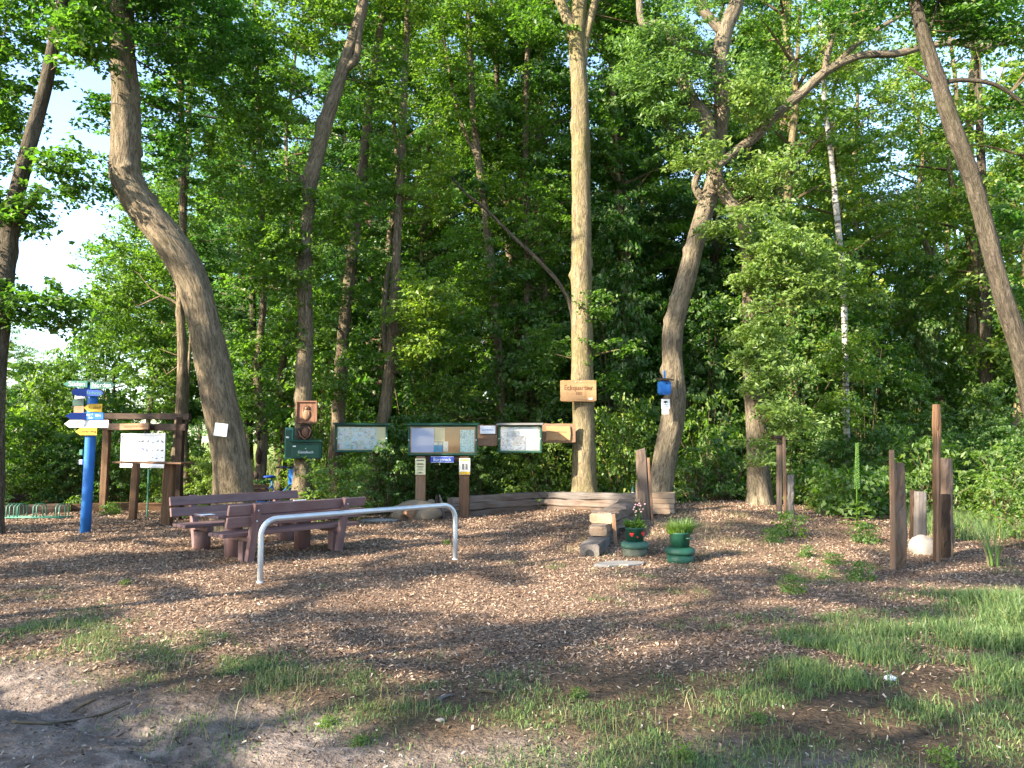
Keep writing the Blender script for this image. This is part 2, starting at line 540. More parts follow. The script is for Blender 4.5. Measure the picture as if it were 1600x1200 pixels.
chip = k.mix(k.ramp(n_l, [(.4, (0, 0, 0, 1)), (.65, (.45,) * 3 + (1,))]), chip, (.09, .055, .034, 1))
path = k.ramp(n_m, [(.32, (.10, .078, .068, 1)), (.5, (.17, .135, .115, 1)), (.68, (.30, .24, .20, 1))])
path = k.mix(k.ramp(k.noise(pos, 2.6, 5, .6), [(.35, (.55,) * 3 + (1,)), (.6, (0, 0, 0, 1))]), path, (.11, .088, .075, 1))
path = k.mix(k.ramp(n_f, [(.62, (0, 0, 0, 1)), (.72, (.7,) * 3 + (1,))]), path, (.36, .31, .26, 1))
grs = k.ramp(n_f, [(.3, (.035, .06, .015, 1)), (.7, (.09, .13, .03, 1))])
field = k.ramp(k.noise(pos, .35, 5), [(.3, (.13, .20, .045, 1)), (.55, (.22, .27, .07, 1)), (.75, (.38, .34, .14, 1))])
c = k.mix(k.attr('m_chip').outputs['Fac'], litter, chip)
c = k.mix(k.attr('m_path').outputs['Fac'], c, path)
c = k.mix(k.math('MULTIPLY', k.attr('m_grass').outputs['Fac'], .45), c, grs)
c = k.mix(k.attr('m_field').outputs['Fac'], c, field)
k.col(c)
k.bump(k.math('ADD', k.math('MULTIPLY', n_f, .5), k.math('MULTIPLY', n_m, 1.6)), 1.0, .045)
me.materials.append(k.m)
ground = bpy.data.objects.new('ground', me); link(ground); tag(ground, kind='structure')

# ------------------------------------------------------------------ stuff: bark chips
def scatter(n, xr, yr, dens, seed):
    r = np.random.default_rng(seed)
    # denser near the camera: sample distance with weight 1/d
    y = r.uniform(yr[0], yr[1], n * 4); x = r.uniform(xr[0], xr[1], n * 4)
    keep = (np.abs(x) < y * .72 + 1.2)
    w = dens(x, y) * np.clip(7.5 / np.maximum(y, 2), .16, 1.3)
    keep &= r.random(n * 4) < w
    return x[keep][:n], y[keep][:n]

def chip_mesh(name, x, y, mat, smin, smax, seed, lift=.5, z_off=.0):
    r = np.random.default_rng(seed); n = len(x)
    L = r.uniform(smin, smax, n) * (1 + np.clip((y - 8) / 14, 0, .6)); W = L * r.uniform(.18, .42, n)
    a = r.uniform(0, 2 * np.pi, n); tl = r.normal(0, .33, n); rl = r.normal(0, .4, n)
    u = np.stack([np.cos(a) * np.cos(tl), np.sin(a) * np.cos(tl), np.sin(tl)], 1)
    v0 = np.stack([-np.sin(a), np.cos(a), np.zeros(n)], 1)
    nn = np.cross(u, v0)
    v = v0 * np.cos(rl)[:, None] + nn * np.sin(rl)[:, None]
    nn = np.cross(u, v)
    c = np.stack([x, y, H(x, y) + z_off + np.abs(np.sin(tl)) * L * .45 + np.abs(np.sin(rl)) * W * .4 + .003], 1)
    L = L[:, None] / 2; W = W[:, None] / 2
    j = lambda: r.uniform(.6, 1.1, (n, 1))
    bend = nn * (L * r.normal(.0, .25, (n, 1)))
    q = np.stack([c - u * L * j() - v * W * j() , c + u * L * j() - v * W * j(), c + u * L * j() + v * W * j(), c - u * L * j() + v * W * j(), c + bend], 1)
    co = q.reshape(-1, 3); b = np.arange(n)[:, None] * 5
    f = np.concatenate([b + np.array([[0, 1, 4]]), b + np.array([[1, 2, 4]]), b + np.array([[2, 3, 4]]), b + np.array([[3, 0, 4]])], 1)
    return mesh_np(name, co, f.ravel(), 3, mat)

k = NT('bark_chips', .85, .2)
ge_ = k.n('ShaderNodeNewGeometry'); r_ = ge_.outputs['Random Per Island']
big_ = k.ramp(k.noise(ge_.outputs['Position'], .9, 5, .65), [(.34, (.55, .5, .48, 1)), (.5, (1, 1, 1, 1)), (.7, (1.25, 1.2, 1.15, 1))])
k.col(k.mix(1.0, big_, k.ramp(r_, [(0, (.06, .037, .026, 1)), (.25, (.16, .10, .066, 1)), (.6, (.28, .19, .13, 1)), (.88, (.40, .29, .205, 1)), (1, (.50, .39, .29, 1))]), 'MULTIPLY'))
MT['chips'] = k.m
x, y = scatter(250000, (-15, 11), (4.6, 18.5), lambda x, y: chip_mask(x, y) * 1.0, 3)
o = bpy.data.objects.new('bark_chips', chip_mesh('bark_chips', x, y, MT['chips'], .014, .038, 4)); link(o)
tag(o, 'layer of brown bark mulch covering the clearing', 'bark mulch', kind='stuff')
x, y = scatter(16000, (-6, 7), (2.4, 6.8), lambda x, y: .5 + .5 * (1 - path_mask(x, y)), 13)
k = NT('leaf_litter', .85, .2)
r_ = k.n('ShaderNodeNewGeometry').outputs['Random Per Island']
k.col(k.ramp(r_, [(0, (.03, .02, .014, 1)), (.5, (.10, .065, .04, 1)), (.85, (.24, .17, .11, 1)), (1, (.5, .42, .34, 1))]))
x_, y_ = scatter(14000, (-6, 5), (2.4, 6.5), lambda x, y: path_mask(x, y), 33)
k2 = NT('gravel', .9, .2)
k2.col(k2.ramp(k2.n('ShaderNodeNewGeometry').outputs['Random Per Island'], [(0, (.06, .048, .04, 1)), (.5, (.16, .13, .11, 1)), (.9, (.28, .23, .2, 1)), (1, (.5, .46, .42, 1))]))
o = bpy.data.objects.new('gravel', chip_mesh('gravel', x_, y_, k2.m, .006, .019, 34)); link(o)
tag(o, 'fine grit and crumbs of soil on the bare track', 'gravel', kind='stuff')
o = bpy.data.objects.new('leaf_litter', chip_mesh('leaf_litter', x, y, k.m, .008, .038, 14)); link(o)
tag(o, 'dry leaf crumbs and small twigs strewn over the near soil', 'litter', kind='stuff')

# ------------------------------------------------------------------ stuff: grass
def grass_mesh(name, x, y, hgt, wid, mat, seed, lean=.35):
    r = np.random.default_rng(seed); n = len(x)
    h = hgt * r.uniform(.5, 1.25, n); w = wid * r.uniform(.7, 1.3, n)
    a = r.uniform(0, 2 * np.pi, n); dl = r.uniform(0, 2 * np.pi, n); ln = np.abs(r.normal(0, lean, n)) + .08
    b = np.stack([x, y, H(x, y) - .004], 1)
    s = np.stack([np.cos(a), np.sin(a), np.zeros(n)], 1) * w[:, None] / 2
    d = np.stack([np.cos(dl), np.sin(dl), np.zeros(n)], 1)
    up = np.array([0, 0, 1.0])
    m = b + up * (h * .58)[:, None] + d * (h * ln * .35)[:, None]
    t = b + up * (h * (1 - .35 * np.clip(ln, 0, 1.4)))[:, None] + d * (h * ln * 1.05)[:, None]
    co = np.stack([b - s, b + s, m + s * .75, m - s * .75, t], 1).reshape(-1, 3)
    k_ = np.arange(n)[:, None] * 5
    f = np.concatenate([k_ + np.array([[0, 1, 2]]), k_ + np.array([[0, 2, 3]]), k_ + np.array([[3, 2, 4]])], 1)
    return mesh_np(name, co, f.ravel(), 3, mat)

def clumped(n, xr, yr, dens, seed, per=14, rad_=.05):
    r = np.random.default_rng(seed)
    cx, cy = scatter(n // per, xr, yr, dens, seed)
    x = np.repeat(cx, per) + r.normal(0, rad_, len(cx) * per)
    y = np.repeat(cy, per) + r.normal(0, rad_, len(cx) * per)
    return x, y
MT['grass'] = mat_leaf('grass_blades', (.095, .165, .06, 1), (.18, .30, .08, 1), yellow=(.26, .27, .10, 1))
MT['drygrass'] = mat_leaf('dry_grass', (.28, .23, .12, 1), (.3, .26, .12, 1), yellow=(.4, .36, .2, 1))
x, y = clumped(135000, (-7, 9.5), (3.0, 10.5), lambda x, y: grass_density(x, y)[0], 5, 22, .055)
_, tl = grass_density(x, y)
o = bpy.data.objects.new('grass', grass_mesh('grass', x, y, .042 + .14 * tl * vnoise(x * 2, y * 2, 8) + .06 * tl, .0055 + .003 * tl, MT['grass'], 6, .6)); link(o)
tag(o, 'green grass in tufts and patches along the trodden track', 'grass', kind='stuff')
x, y = clumped(24000, (-7, 9.5), (3.0, 15.5), lambda x, y: np.clip(grass_density(x, y)[0] * .4 + .5 * np.exp(-((x - 3.4) / 1.6) ** 2 - ((y - 13) / 2.4) ** 2), 0, 1), 15, 18, .1)
o = bpy.data.objects.new('dry_grass', grass_mesh('dry_grass', x, y, .13, .004, MT['drygrass'], 16, .8)); link(o)
tag(o, 'straw coloured dry grass on the mound and between green tufts', 'dry grass', kind='stuff')
# wild growth at the wood's edge on the right, and tall meadow grass of the field on the left
x, y = clumped(14000, (4.5, 15), (12.2, 17.5), lambda x, y: 1.2 * sstep(6.2, 7.4, x + (y - 12) * -.2) * (.4 + .6 * fbm(x, y, 71, 3)), 25, 12, .12)
o = bpy.data.objects.new('tall_grass', grass_mesh('tall_grass', x, y, .28, .010, MT['grass'], 26, .6)); link(o)
tag(o, 'rank yellow-green grass at the edge of the wood right', 'tall grass', kind='stuff')
r = np.random.default_rng(77)
x = r.uniform(-34, -5, 46000); y = r.uniform(21.5, 46, 46000); kp = (x / y > -.8) & (x / y < -.22)
x = x[kp]; y = y[kp]
MT['meadow'] = mat_leaf('meadow_grass', (.16, .24, .06, 1), (.34, .42, .10, 1), yellow=(.5, .42, .2, 1))
o = bpy.data.objects.new('meadow_grass', grass_mesh('meadow_grass', x, y, .8, .02, MT['meadow'], 27, .5)); link(o)
tag(o, 'tall sunlit meadow grass in the open field behind the left trees', 'meadow', kind='stuff')
# ------------------------------------------------------------------ foliage
def leaf_arrays(sc_, sr, per, size, seed, flat=.45, up=.75, outc=None, droop=.0, asp=.62):
    """leaves in sprays: sc_ (m,3) centres, sr (m,) radii, per leaves each"""
    r = np.random.default_rng(seed)
    m = len(sc_); n = m * per
    c = np.repeat(sc_, per, 0); R = np.repeat(sr, per)
    d = r.normal(0, 1, (n, 3)); d /= np.linalg.norm(d, axis=1, keepdims=True)
    rr = R * r.random(n) ** .45
    # each spray has its own tilt
    tx = np.repeat(r.normal(0, .35, m), per); ty = np.repeat(r.normal(0, .35, m), per)
    off = d * rr[:, None]
    if outc is not None:
        ax_ = sc_ - outc; ax_[:, 2] = 0; ax_ = ax_ + r.normal(0, .3, ax_.shape) * np.array([1, 1, 0])
    else:
        ax_ = r.normal(0, 1, (m, 3)) * np.array([1, 1, 0])
    ax_ /= np.linalg.norm(ax_, axis=1, keepdims=True) + 1e-6
    ax_ = np.repeat(ax_, per, 0); pe_ = np.stack([-ax_[:, 1], ax_[:, 0], np.zeros(n)], 1)
    off = ax_ * off[:, :1] * 1.45 + pe_ * off[:, 1:2] * .75 + np.array([0, 0, 1.]) * off[:, 2:3] * (flat * .62)
    off[:, 2] += off[:, 0] * tx + off[:, 1] * ty - droop * rr
    c = c + off
    o = off.copy(); o[:, 2] = 0
    if outc is not None:
        oo = c - outc; oo[:, 2] = 0; oo /= np.linalg.norm(oo, axis=1, keepdims=True) + 1e-6; o = oo * .6 + o / (R[:, None] + .01)
    nrm = np.array([0, 0, up]) + o * .35 + r.normal(0, .45, (n, 3))
    nrm /= np.linalg.norm(nrm, axis=1, keepdims=True)
    a = r.normal(0, 1, (n, 3)) + o * 1.2 + np.array([0, 0, -.35]); u = a - nrm * (a * nrm).sum(1, keepdims=True)
    u /= np.linalg.norm(u, axis=1, keepdims=True) + 1e-9
    v = np.cross(nrm, u)
    L = (size * r.uniform(.5, 1.35, n))[:, None]; W = L * asp
    fold = nrm * W * .22
    base = c - u * L * .5; tip = c + u * L * .5 - nrm * L * .1
    l = c - v * W * .5 - u * L * .08 + fold; rt = c + v * W * .5 - u * L * .08 + fold
    co = np.stack([base, rt, tip, l], 1).reshape(-1, 3)
    k = np.arange(n)[:, None] * 4
    f = np.concatenate([k + np.array([[0, 1, 2]]), k + np.array([[0, 2, 3]])], 1)
    return co, f.ravel()

def leaf_obj(name, parts, mat, parent=None):
    cos = []; fs = []; n = 0
    for co, f in parts:
        cos.append(co); fs.append(f + n); n += len(co)
    co = np.concatenate(cos)
    if parent is not None:
        co = co - np.array(parent.location)
    o = bpy.data.objects.new(name, mesh_np(name, co, np.concatenate(fs), 3, mat)); link(o, parent)
    return o

def catmull(pts, rr, sub=4):
    pts = [Vector(p) for p in pts]; P_ = []; R_ = []
    n = len(pts)
    for i in range(n - 1):
        a = pts[max(i - 1, 0)]; b = pts[i]; c = pts[i + 1]; d = pts[min(i + 2, n - 1)]
        for k in range(sub):
            t = k / sub; t2 = t * t; t3 = t2 * t
            P_.append(.5 * ((2 * b) + (c - a) * t + (2 * a - 5 * b + 4 * c - d) * t2 + (3 * b - a - 3 * c + d) * t3))
            R_.append(rr[i] * (1 - t) + rr[i + 1] * t)
    P_.append(pts[-1]); R_.append(rr[-1])
    return P_, R_

def trunk_shape(mb, pts, rr, n=14, sub=5, seed=0, flare=0.0, amp=.10, knots=0):
    p, r = catmull(pts, rr, sub)
    L = 0; start = len(mb.v)
    mb.tube(p, r, n)
    # lumps: push ring vertices in and out
    kr = random.Random(seed * 7 + 1); tot = sum((p[i] - p[i - 1]).length for i in range(1, len(p)))
    kn = [(kr.uniform(.05, .9) * tot, kr.uniform(0, 6.28), kr.uniform(.14, .34), kr.uniform(.06, .14)) for _ in range(int(tot * 1.1))]
    for i in range(len(p)):
        if i: L += (p[i] - p[i - 1]).length
        for k_ in range(n):
            g = 2 * math.pi * k_ / n
            q = 1 + amp * 2 * (float(vnoise(np.array([math.cos(g) * 1.3 + seed + 7]), np.array([math.sin(g) * 1.3 + L * 1.1 + seed]), seed)[0]) - .5)
            q += amp * .8 * (float(vnoise(np.array([g * 2.2 + seed]), np.array([L * 3.1]), seed + 3)[0]) - .5)
            for kl, kg, ka, kw in kn:
                if abs(L - kl) < kw * 2.5:
                    q += ka * math.exp(-((L - kl) / kw) ** 2) * max(0, math.cos(g - kg)) ** 6
            if flare: q += flare * 1.7 * math.exp(-L / .28) * (.7 + .6 * math.cos(g * 4 + seed) + .3 * math.cos(g * 7 + seed * 2))
            v = Vector(mb.v[start + i * n + k_])
            mb.v[start + i * n + k_] = tuple(p[i] + (v - p[i]) * q)
    return p, r

def twigs(mb, axis_pts, centres, seed, n=5, rbase=.019, k=60):
    r = random.Random(seed)
    cs = list(range(len(centres))); r.shuffle(cs)
    for ci in cs[:k]:
        c = Vector(centres[ci])
        below = [p for p in axis_pts if p.z < c.z - .1] or axis_pts[:1]
        b = min(below, key=lambda p: (p - c).length)
        L = (c - b).length
        if L > 3.2: continue
        mid = b.lerp(c, .5) + Vector((r.uniform(-.1, .1), r.uniform(-.1, .1), -.08)) * L
        q = b.lerp(c, .78) + Vector((r.uniform(-.06, .06), r.uniform(-.06, .06), 0)) * L
        R0 = rbase * (.4 + .25 * L)
        mb.tube([b, mid, q, c], [R0, R0 * .6, R0 * .4, R0 * .15], n, caps=False)

def px_trunk(pts, Y, extra=()):
    """photo polyline [(px,py,width_px[,Y])] -> world points and radii"""
    ps = []; rr = []
    for q in pts:
        y = q[3] if len(q) > 3 else Y
        ps.append(P(q[0], q[1], y)); rr.append(q[2] * y / FOC / 2)
    return ps, rr

def front_tree(name, label, Y, stems, bark, blobs=(), leafmat='leaf_a', leaf=.1, seed=0, group=None, root_z=None, lim=(), twk=40, asp=.62):
    """stems: list of photo polylines; the first starts at the ground. blobs: (px,py,rx_px,rz_px,sprays[,Y[,depth_m]])"""
    p0, r0 = px_trunk(stems[0], Y)
    base = Vector((p0[0].x, p0[0].y, h1(p0[0].x, p0[0].y) - .08))
    p0[0] = base.copy()
    t = thing(name, label, 'tree', base, group=group)
    mb = MB(); allp = []
    pp, _ = trunk_shape(mb, p0, r0, 20, 10, seed, .22)
    allp += pp
    mb.build('trunk', MT[bark], t, True, world=True)
    for i, s_ in enumerate(stems[1:]):
        mb = MB(); p, r = px_trunk(s_, Y)
        pp, _ = trunk_shape(mb, p, r, 12, 5, seed + 5 + i, 0)
        allp += pp
        mb.build('branch', MT[bark], t, True, world=True)
    if blobs:
        R = np.random.default_rng(seed + 100); cs = []; rs = []
        for b in blobs:
            by = b[5] if len(b) > 5 else Y; dep = b[6] if len(b) > 6 else b[2] * by / FOC * .9
            c = np.array(P(b[0], b[1], by)); m = b[4]
            d = R.normal(0, 1, (m, 3)); d /= np.linalg.norm(d, axis=1, keepdims=True)
            q = R.random((m, 1)) ** .4
            s_ = d * q * np.array([b[2] * by / FOC, dep, b[3] * by / FOC]) + c
            s_[:, 2] = np.maximum(s_[:, 2], .3)
            cs.append(s_); rs.append(R.uniform(.22, .42, m))
        cs = np.concatenate(cs); rs = np.concatenate(rs)
        parts = [leaf_arrays(cs, rs, 58, leaf, seed + 9, asp=asp)]
        leaf_obj('crown', parts, MT[leafmat], t)
        mb = MB(); twigs(mb, allp, cs, seed, k=min(len(cs), twk))
        mb.build('twigs', MT['twig'], t, world=True)['kind'] = 'stuff'
    return t

k = NT('bark_birch', .7, .25)
a_ = k.attr('bk').outputs['Vector']
c_ = k.ramp(k.noise(k.vec(a_, (2.5, 2.5, 16)), 1.0, 4, .6), [(.40, (.05, .045, .04, 1)), (.47, (.36, .34, .31, 1)), (1, (.46, .44, .41, 1))])
k.col(k.mix(k.ramp(k.noise(k.vec(a_, (2, 2, .8)), 1.0, 3), [(.45, (0, 0, 0, 1)), (.7, (.6,) * 3 + (1,))]), c_, (.22, .19, .13, 1)))
MT['birch'] = k.m
# ---- the trees that can be told apart, left to right
front_tree('maple_tree', 'dark double-stemmed maple leaning in at the far left edge', 13.5,
  [[(-12, 800, 36), (-8, 700, 26), (-2, 560, 24), (8, 430, 26), (18, 340, 26), (34, 270, 22), (52, 205, 21), (70, 140, 19), (84, 70, 17), (98, 0, 16), (118, -120, 18), (130, -300, 10)],
   [(16, 365, 18), (42, 325, 15), (68, 292, 11)],
   [(12, 420, 18), (0, 345, 16), (-25, 230, 14), (-50, 60, 12)]], 'bark_dark',
  [(10, 60, 90, 110, 100, 15), (125, 40, 60, 70, 40, 13.0), (5, 180, 60, 90, 50, 15), (105, 270, 45, 55, 20), (40, 330, 60, 45, 22), (75, 480, 60, 38, 26), (20, 470, 30, 60, 14), (-60, 300, 80, 260, 90), (90, -120, 200, 120, 120)],
  'leaf_a', .11, 1)
front_tree('maple_tree', 'big pale trunk bending left above the picnic benches, paper pinned on it', 14.0,
  [[(368, 792, 74), (364, 765, 58), (357, 700, 54), (338, 600, 52), (322, 520, 50), (306, 455, 50), (283, 405, 52), (252, 360, 50), (218, 315, 50), (198, 272, 49), (198, 225, 44), (197, 160, 41), (193, 100, 39), (189, 50, 38), (192, 0, 35), (204, -80, 32), (214, -220, 24), (225, -420, 12)],
   [(186, 62, 24), (172, 25, 22), (155, -15, 20), (125, -110, 16), (100, -260, 9)],
   [(196, 278, 30), (190, 268, 20), (187, 262, 13)]], 'bark_big',
  [(170, -50, 180, 80, 130), (285, 20, 100, 100, 110), (340, 80, 90, 90, 80, 16), (130, 40, 60, 60, 26), (160, 300, 40, 30, 10, 14.6), (260, 200, 50, 110, 46, 15.2), (160, 170, 40, 50, 12, 15)],
  'leaf_a', .1, 2)
front_tree('hazel_tree', 'thin straight tree with pinkish bark behind the timber frame left of the bending trunk', 17.2,
  [[(274, 800, 24), (277, 720, 18), (283, 640, 17), (285, 560, 15), (282, 480, 13), (284, 400, 12), (286, 320, 11), (285, 240, 10), (283, 160, 9), (282, 60, 8), (281, -60, 7), (280, -200, 5)],
   [(284, 480, 6), (270, 470, 4), (252, 462, 3)]], 'bark_mid',
  [(200, 420, 80, 60, 90, 19), (180, 500, 90, 60, 100, 19.5), (240, 560, 60, 70, 60, 19), (330, 260, 40, 120, 40), (250, 330, 60, 60, 50, 18.5), (300, 100, 60, 80, 40)],
  'leaf_b', .095, 3, twk=10)
front_tree('hazel_tree', 'spindly stem beside the timber frame with a gnarled side', 18.5,
  [[(289, 786, 12), (291, 740, 11), (288, 700, 9), (291, 640, 7), (296, 560, 5), (300, 480, 3)]], 'bark_mid', (), seed=33)
front_tree('alder_tree', 'slim crooked tree carrying two dark wood masks, behind the benches', 18.0,
  [[(400, 800, 20), (407, 750, 18), (410, 700, 16), (410, 655, 15), (402, 600, 13), (405, 540, 11), (411, 480, 10), (412, 400, 9), (408, 300, 8), (404, 180, 7), (400, 60, 6), (398, -100, 4)]], 'bark_mid',
  [(385, 560, 50, 60, 40), (420, 330, 50, 90, 45), (390, 640, 40, 40, 26)], 'leaf_b', .095, 4)
front_tree('alder_tree', 'straight grey trunk with the green mailbox and carved pictures on it', 16.2,
  [[(470, 800, 36), (473, 720, 27), (474, 640, 26), (476, 560, 24), (478, 500, 24), (475, 430, 23), (477, 370, 20), (483, 325, 19), (482, 300, 22), (486, 276, 27), (500, 225, 24), (517, 165, 22), (534, 112, 21), (550, 62, 19), (565, 15, 17), (575, -50, 15), (590, -200, 11), (600, -350, 6)],
   [(534, 110, 17), (556, 92, 13), (560, 60, 11), (570, 0, 8)],
   [(483, 300, 14), (474, 284, 12), (470, 275, 8)]], 'bark_big',
  [(430, 400, 70, 60, 70, 15.8), (530, 330, 50, 60, 36), (455, 500, 30, 50, 20), (400, 180, 60, 90, 55), (600, 150, 50, 110, 50, 16.8), (500, 40, 60, 50, 30), (420, 300, 60, 40, 30), (520, -80, 120, 90, 70), (400, 60, 80, 90, 70, 17), (470, 0, 80, 80, 60, 17)],
  'leaf_b', .1, 5)
front_tree('alder_tree', 'trunk behind the left end of the photo-filled notice board', 18.2,
  [[(524, 800, 30), (524, 720, 22), (530, 640, 20), (534, 560, 19), (540, 480, 18), (550, 410, 17), (558, 330, 16), (566, 270, 15), (572, 210, 14), (580, 140, 13), (592, 60, 13), (600, 0, 12), (612, -120, 9), (620, -260, 5)]], 'bark_mid',
  [(500, 470, 40, 50, 26, 17.4), (520, 590, 30, 40, 16, 17.4), (570, 430, 40, 60, 30), (590, 290, 50, 70, 36), (560, 550, 30, 40, 14), (600, 0, 90, 80, 90)], 'leaf_b', .1, 6)
front_tree('alder_tree', 'slanting trunk crossing behind the right half of the photo-filled board', 18.0,
  [[(566, 805, 34), (580, 752, 28), (592, 700, 23), (600, 650, 21), (608, 590, 19), (614, 520, 17), (617, 450, 15), (620, 380, 13), (624, 300, 13), (628, 220, 12), (632, 130, 11), (636, 40, 10), (640, -60, 8), (645, -200, 5)],
   [(608, 570, 9), (600, 520, 8), (602, 460, 8), (608, 410, 6)]], 'bark_mid',
  [(660, 470, 60, 50, 50, 17), (650, 540, 50, 30, 24, 17), (670, 280, 50, 80, 40), (640, -20, 80, 90, 55)], 'leaf_d', .095, 7)
front_tree('ash_tree', 'slender dark tree rising between the two green notice boards', 20.5,
  [[(790, 790, 20), (788, 735, 17), (785, 680, 15), (782, 600, 14), (775, 500, 13), (768, 420, 13), (760, 345, 12), (752, 280, 12), (744, 220, 11), (738, 150, 10), (734, 80, 9), (730, 0, 8), (726, -120, 5)],
   [(748, 250, 7), (720, 190, 5), (700, 100, 4), (690, 20, 3)]], 'bark_mid',
  [(700, 520, 60, 50, 40, 18.4), (690, 610, 50, 30, 24, 18.4), (720, 400, 50, 60, 36, 19), (720, 160, 60, 90, 55), (790, 300, 40, 90, 40), (760, 470, 40, 60, 26), (740, 0, 90, 90, 90), (680, 60, 60, 80, 50)], 'leaf_b', .1, 8)
front_tree('dead_stem', 'bare pale stem leaning down from upper left towards the sign tree', 17.8,
  [[(905, 780, 7), (898, 640, 7), (895, 500, 7), (878, 450, 6), (842, 408, 6), (800, 368, 5), (762, 330, 5), (728, 302, 4), (706, 276, 3)]], 'bark_dark', seed=34)
front_tree('ash_tree', 'young smooth trunk left of the carved wood sign', 21.0,
  [[(832, 770, 14), (829, 690, 13), (827, 600, 12), (824, 500, 11), (824, 400, 10), (822, 280, 10), (822, 150, 9), (826, 20, 7), (828, -120, 5)]], 'bark_mid',
  [(850, 560, 40, 50, 26, 18.6), (860, 330, 40, 80, 36, 19), (830, 200, 50, 110, 60), (830, 430, 40, 70, 36), (800, 40, 60, 70, 50), (860, 20, 50, 70, 40)], 'leaf_b', .1, 9)
front_tree('ash_tree', 'tall straight sunlit trunk with the carved wood sign nailed across it', 17.3,
  [[(914, 800, 56), (913, 760, 40), (913, 700, 37), (912, 640, 35), (910, 580, 34), (909, 500, 34), (908, 430, 33), (909, 350, 31), (908, 270, 30), (907, 200, 28), (905, 140, 27), (901, 70, 26), (905, 10, 24), (910, -90, 22), (912, -260, 15), (915, -420, 8)],
   [(899, 60, 22), (884, 22, 19), (868, -18, 17), (830, -130, 11), (800, -250, 6)],
   [(908, 105, 18), (916, 55, 15), (928, 10, 14), (948, -70, 10), (960, -180, 5)],
   [(912, 560, 4), (940, 552, 3), (975, 545, 2)], [(912, 520, 3), (945, 480, 2), (965, 470, 2)]], 'bark_pale',
  [(900, -90, 190, 90, 130), (960, 10, 50, 50, 34, 18), (1010, 40, 60, 70, 40, 18.5), (850, 40, 50, 50, 26), (960, 60, 40, 70, 30, 17.8), (960, 545, 40, 14, 7, 17), (945, 470, 30, 30, 7, 17), (870, 560, 26, 30, 8, 18), (960, 600, 30, 20, 8, 18)],
  'leaf_b', .1, 10)
front_tree('oak_tree', 'leaning sunlit oak trunk that carries the blue nest box', 16.0,
  [[(1030, 805, 52), (1030, 780, 38), (1038, 720, 38), (1048, 670, 37), (1054, 620, 33), (1051, 570, 31), (1051, 525, 32), (1060, 480, 31), (1074, 430, 30), (1085, 385, 29), (1098, 340, 28), (1112, 295, 27), (1122, 235, 24), (1128, 170, 25), (1126, 100, 25), (1132, 50, 26), (1150, 5, 22), (1175, -90, 17), (1200, -240, 10)],
   [(1131, 52, 19), (1112, 32, 16), (1096, 8, 15), (1078, -60, 12), (1065, -190, 7)],
   [(1104, 318, 18), (1086, 290, 11), (1096, 262, 9), (1108, 235, 8)]], 'bark_oak',
  [(1000, 95, 45, 60, 34, 15.4), (1060, 60, 70, 60, 50, 15.4), (1050, 140, 60, 45, 34, 15.2), (1160, 120, 40, 50, 16, 15.4), (1050, 190, 40, 30, 16, 15.2), (1130, -70, 150, 70, 90), (990, 130, 30, 25, 10, 15)],
  'leaf_c', .11, 11, twk=60, asp=.42)
front_tree('oak_tree', 'twisted oak with grassy foot whose long limb arches over to the right', 15.6,
  [[(1189, 812, 50), (1188, 785, 38), (1184, 720, 32), (1180, 650, 29), (1177, 590, 26), (1172, 520, 20), (1168, 450, 17), (1168, 390, 18), (1160, 345, 20), (1136, 310, 21), (1120, 275, 20), (1112, 235, 17), (1100, 185, 27), (1076, 155, 26), (1062, 100, 18), (1040, 45, 17), (1020, 38, 14), (1002, 32, 12), (998, -30, 10), (990, -130, 6)],
   [(1118, 262, 15), (1150, 236, 14), (1182, 212, 15), (1212, 178, 16), (1250, 148, 16), (1282, 118, 15), (1310, 100, 13), (1350, 86, 12), (1400, 84, 12), (1440, 74, 12), (1490, 66, 11), (1515, 70, 13), (1535, 76, 12), (1570, 66, 9), (1620, 60, 7), (1700, 40, 4)],
   [(1288, 115, 11), (1293, 85, 9), (1300, 60, 8), (1302, 40, 6)],
   [(1308, 98, 9), (1340, 68, 8), (1380, 40, 7), (1420, 18, 6), (1450, 5, 5), (1500, -30, 4)],
   [(1180, 600, 8), (1165, 605, 12), (1158, 612, 10)]], 'bark_oak',
  [(1095, 245, 40, 30, 14, 15.0), (1175, 150, 50, 40, 22, 15.0), (1205, 270, 50, 36, 26, 15), (1150, 350, 50, 40, 16, 15), (1225, 400, 80, 50, 64, 15), (1250, 450, 60, 30, 30, 14.8), (1180, 430, 50, 30, 20, 15), (1190, 510, 50, 45, 32, 15), (1210, 585, 50, 40, 30, 14.9), (1175, 545, 35, 30, 14, 15), (1230, 650, 45, 32, 24, 14.7), (1190, 700, 30, 30, 9, 15), (1320, 70, 60, 40, 12, 15.6)],
  'leaf_c', .115, 12, twk=90, asp=.42)
front_tree('silver_birch', 'white-barked silver birch standing in the sunny wood on the right', 19.0,
  [[(1322, 700, 10), (1320, 520, 9), (1314, 400, 9), (1306, 320, 9), (1300, 260, 8), (1294, 210, 8), (1288, 160, 7), (1285, 80, 6), (1280, 0, 5), (1276, -80, 4)]], 'birch',
  [(1320, 430, 40, 60, 26, 18.3), (1330, 560, 50, 60, 34, 18.2), (1310, 640, 50, 40, 24, 18), (1290, 100, 40, 70, 30, 18.6)], 'leaf_d', .09, 13)
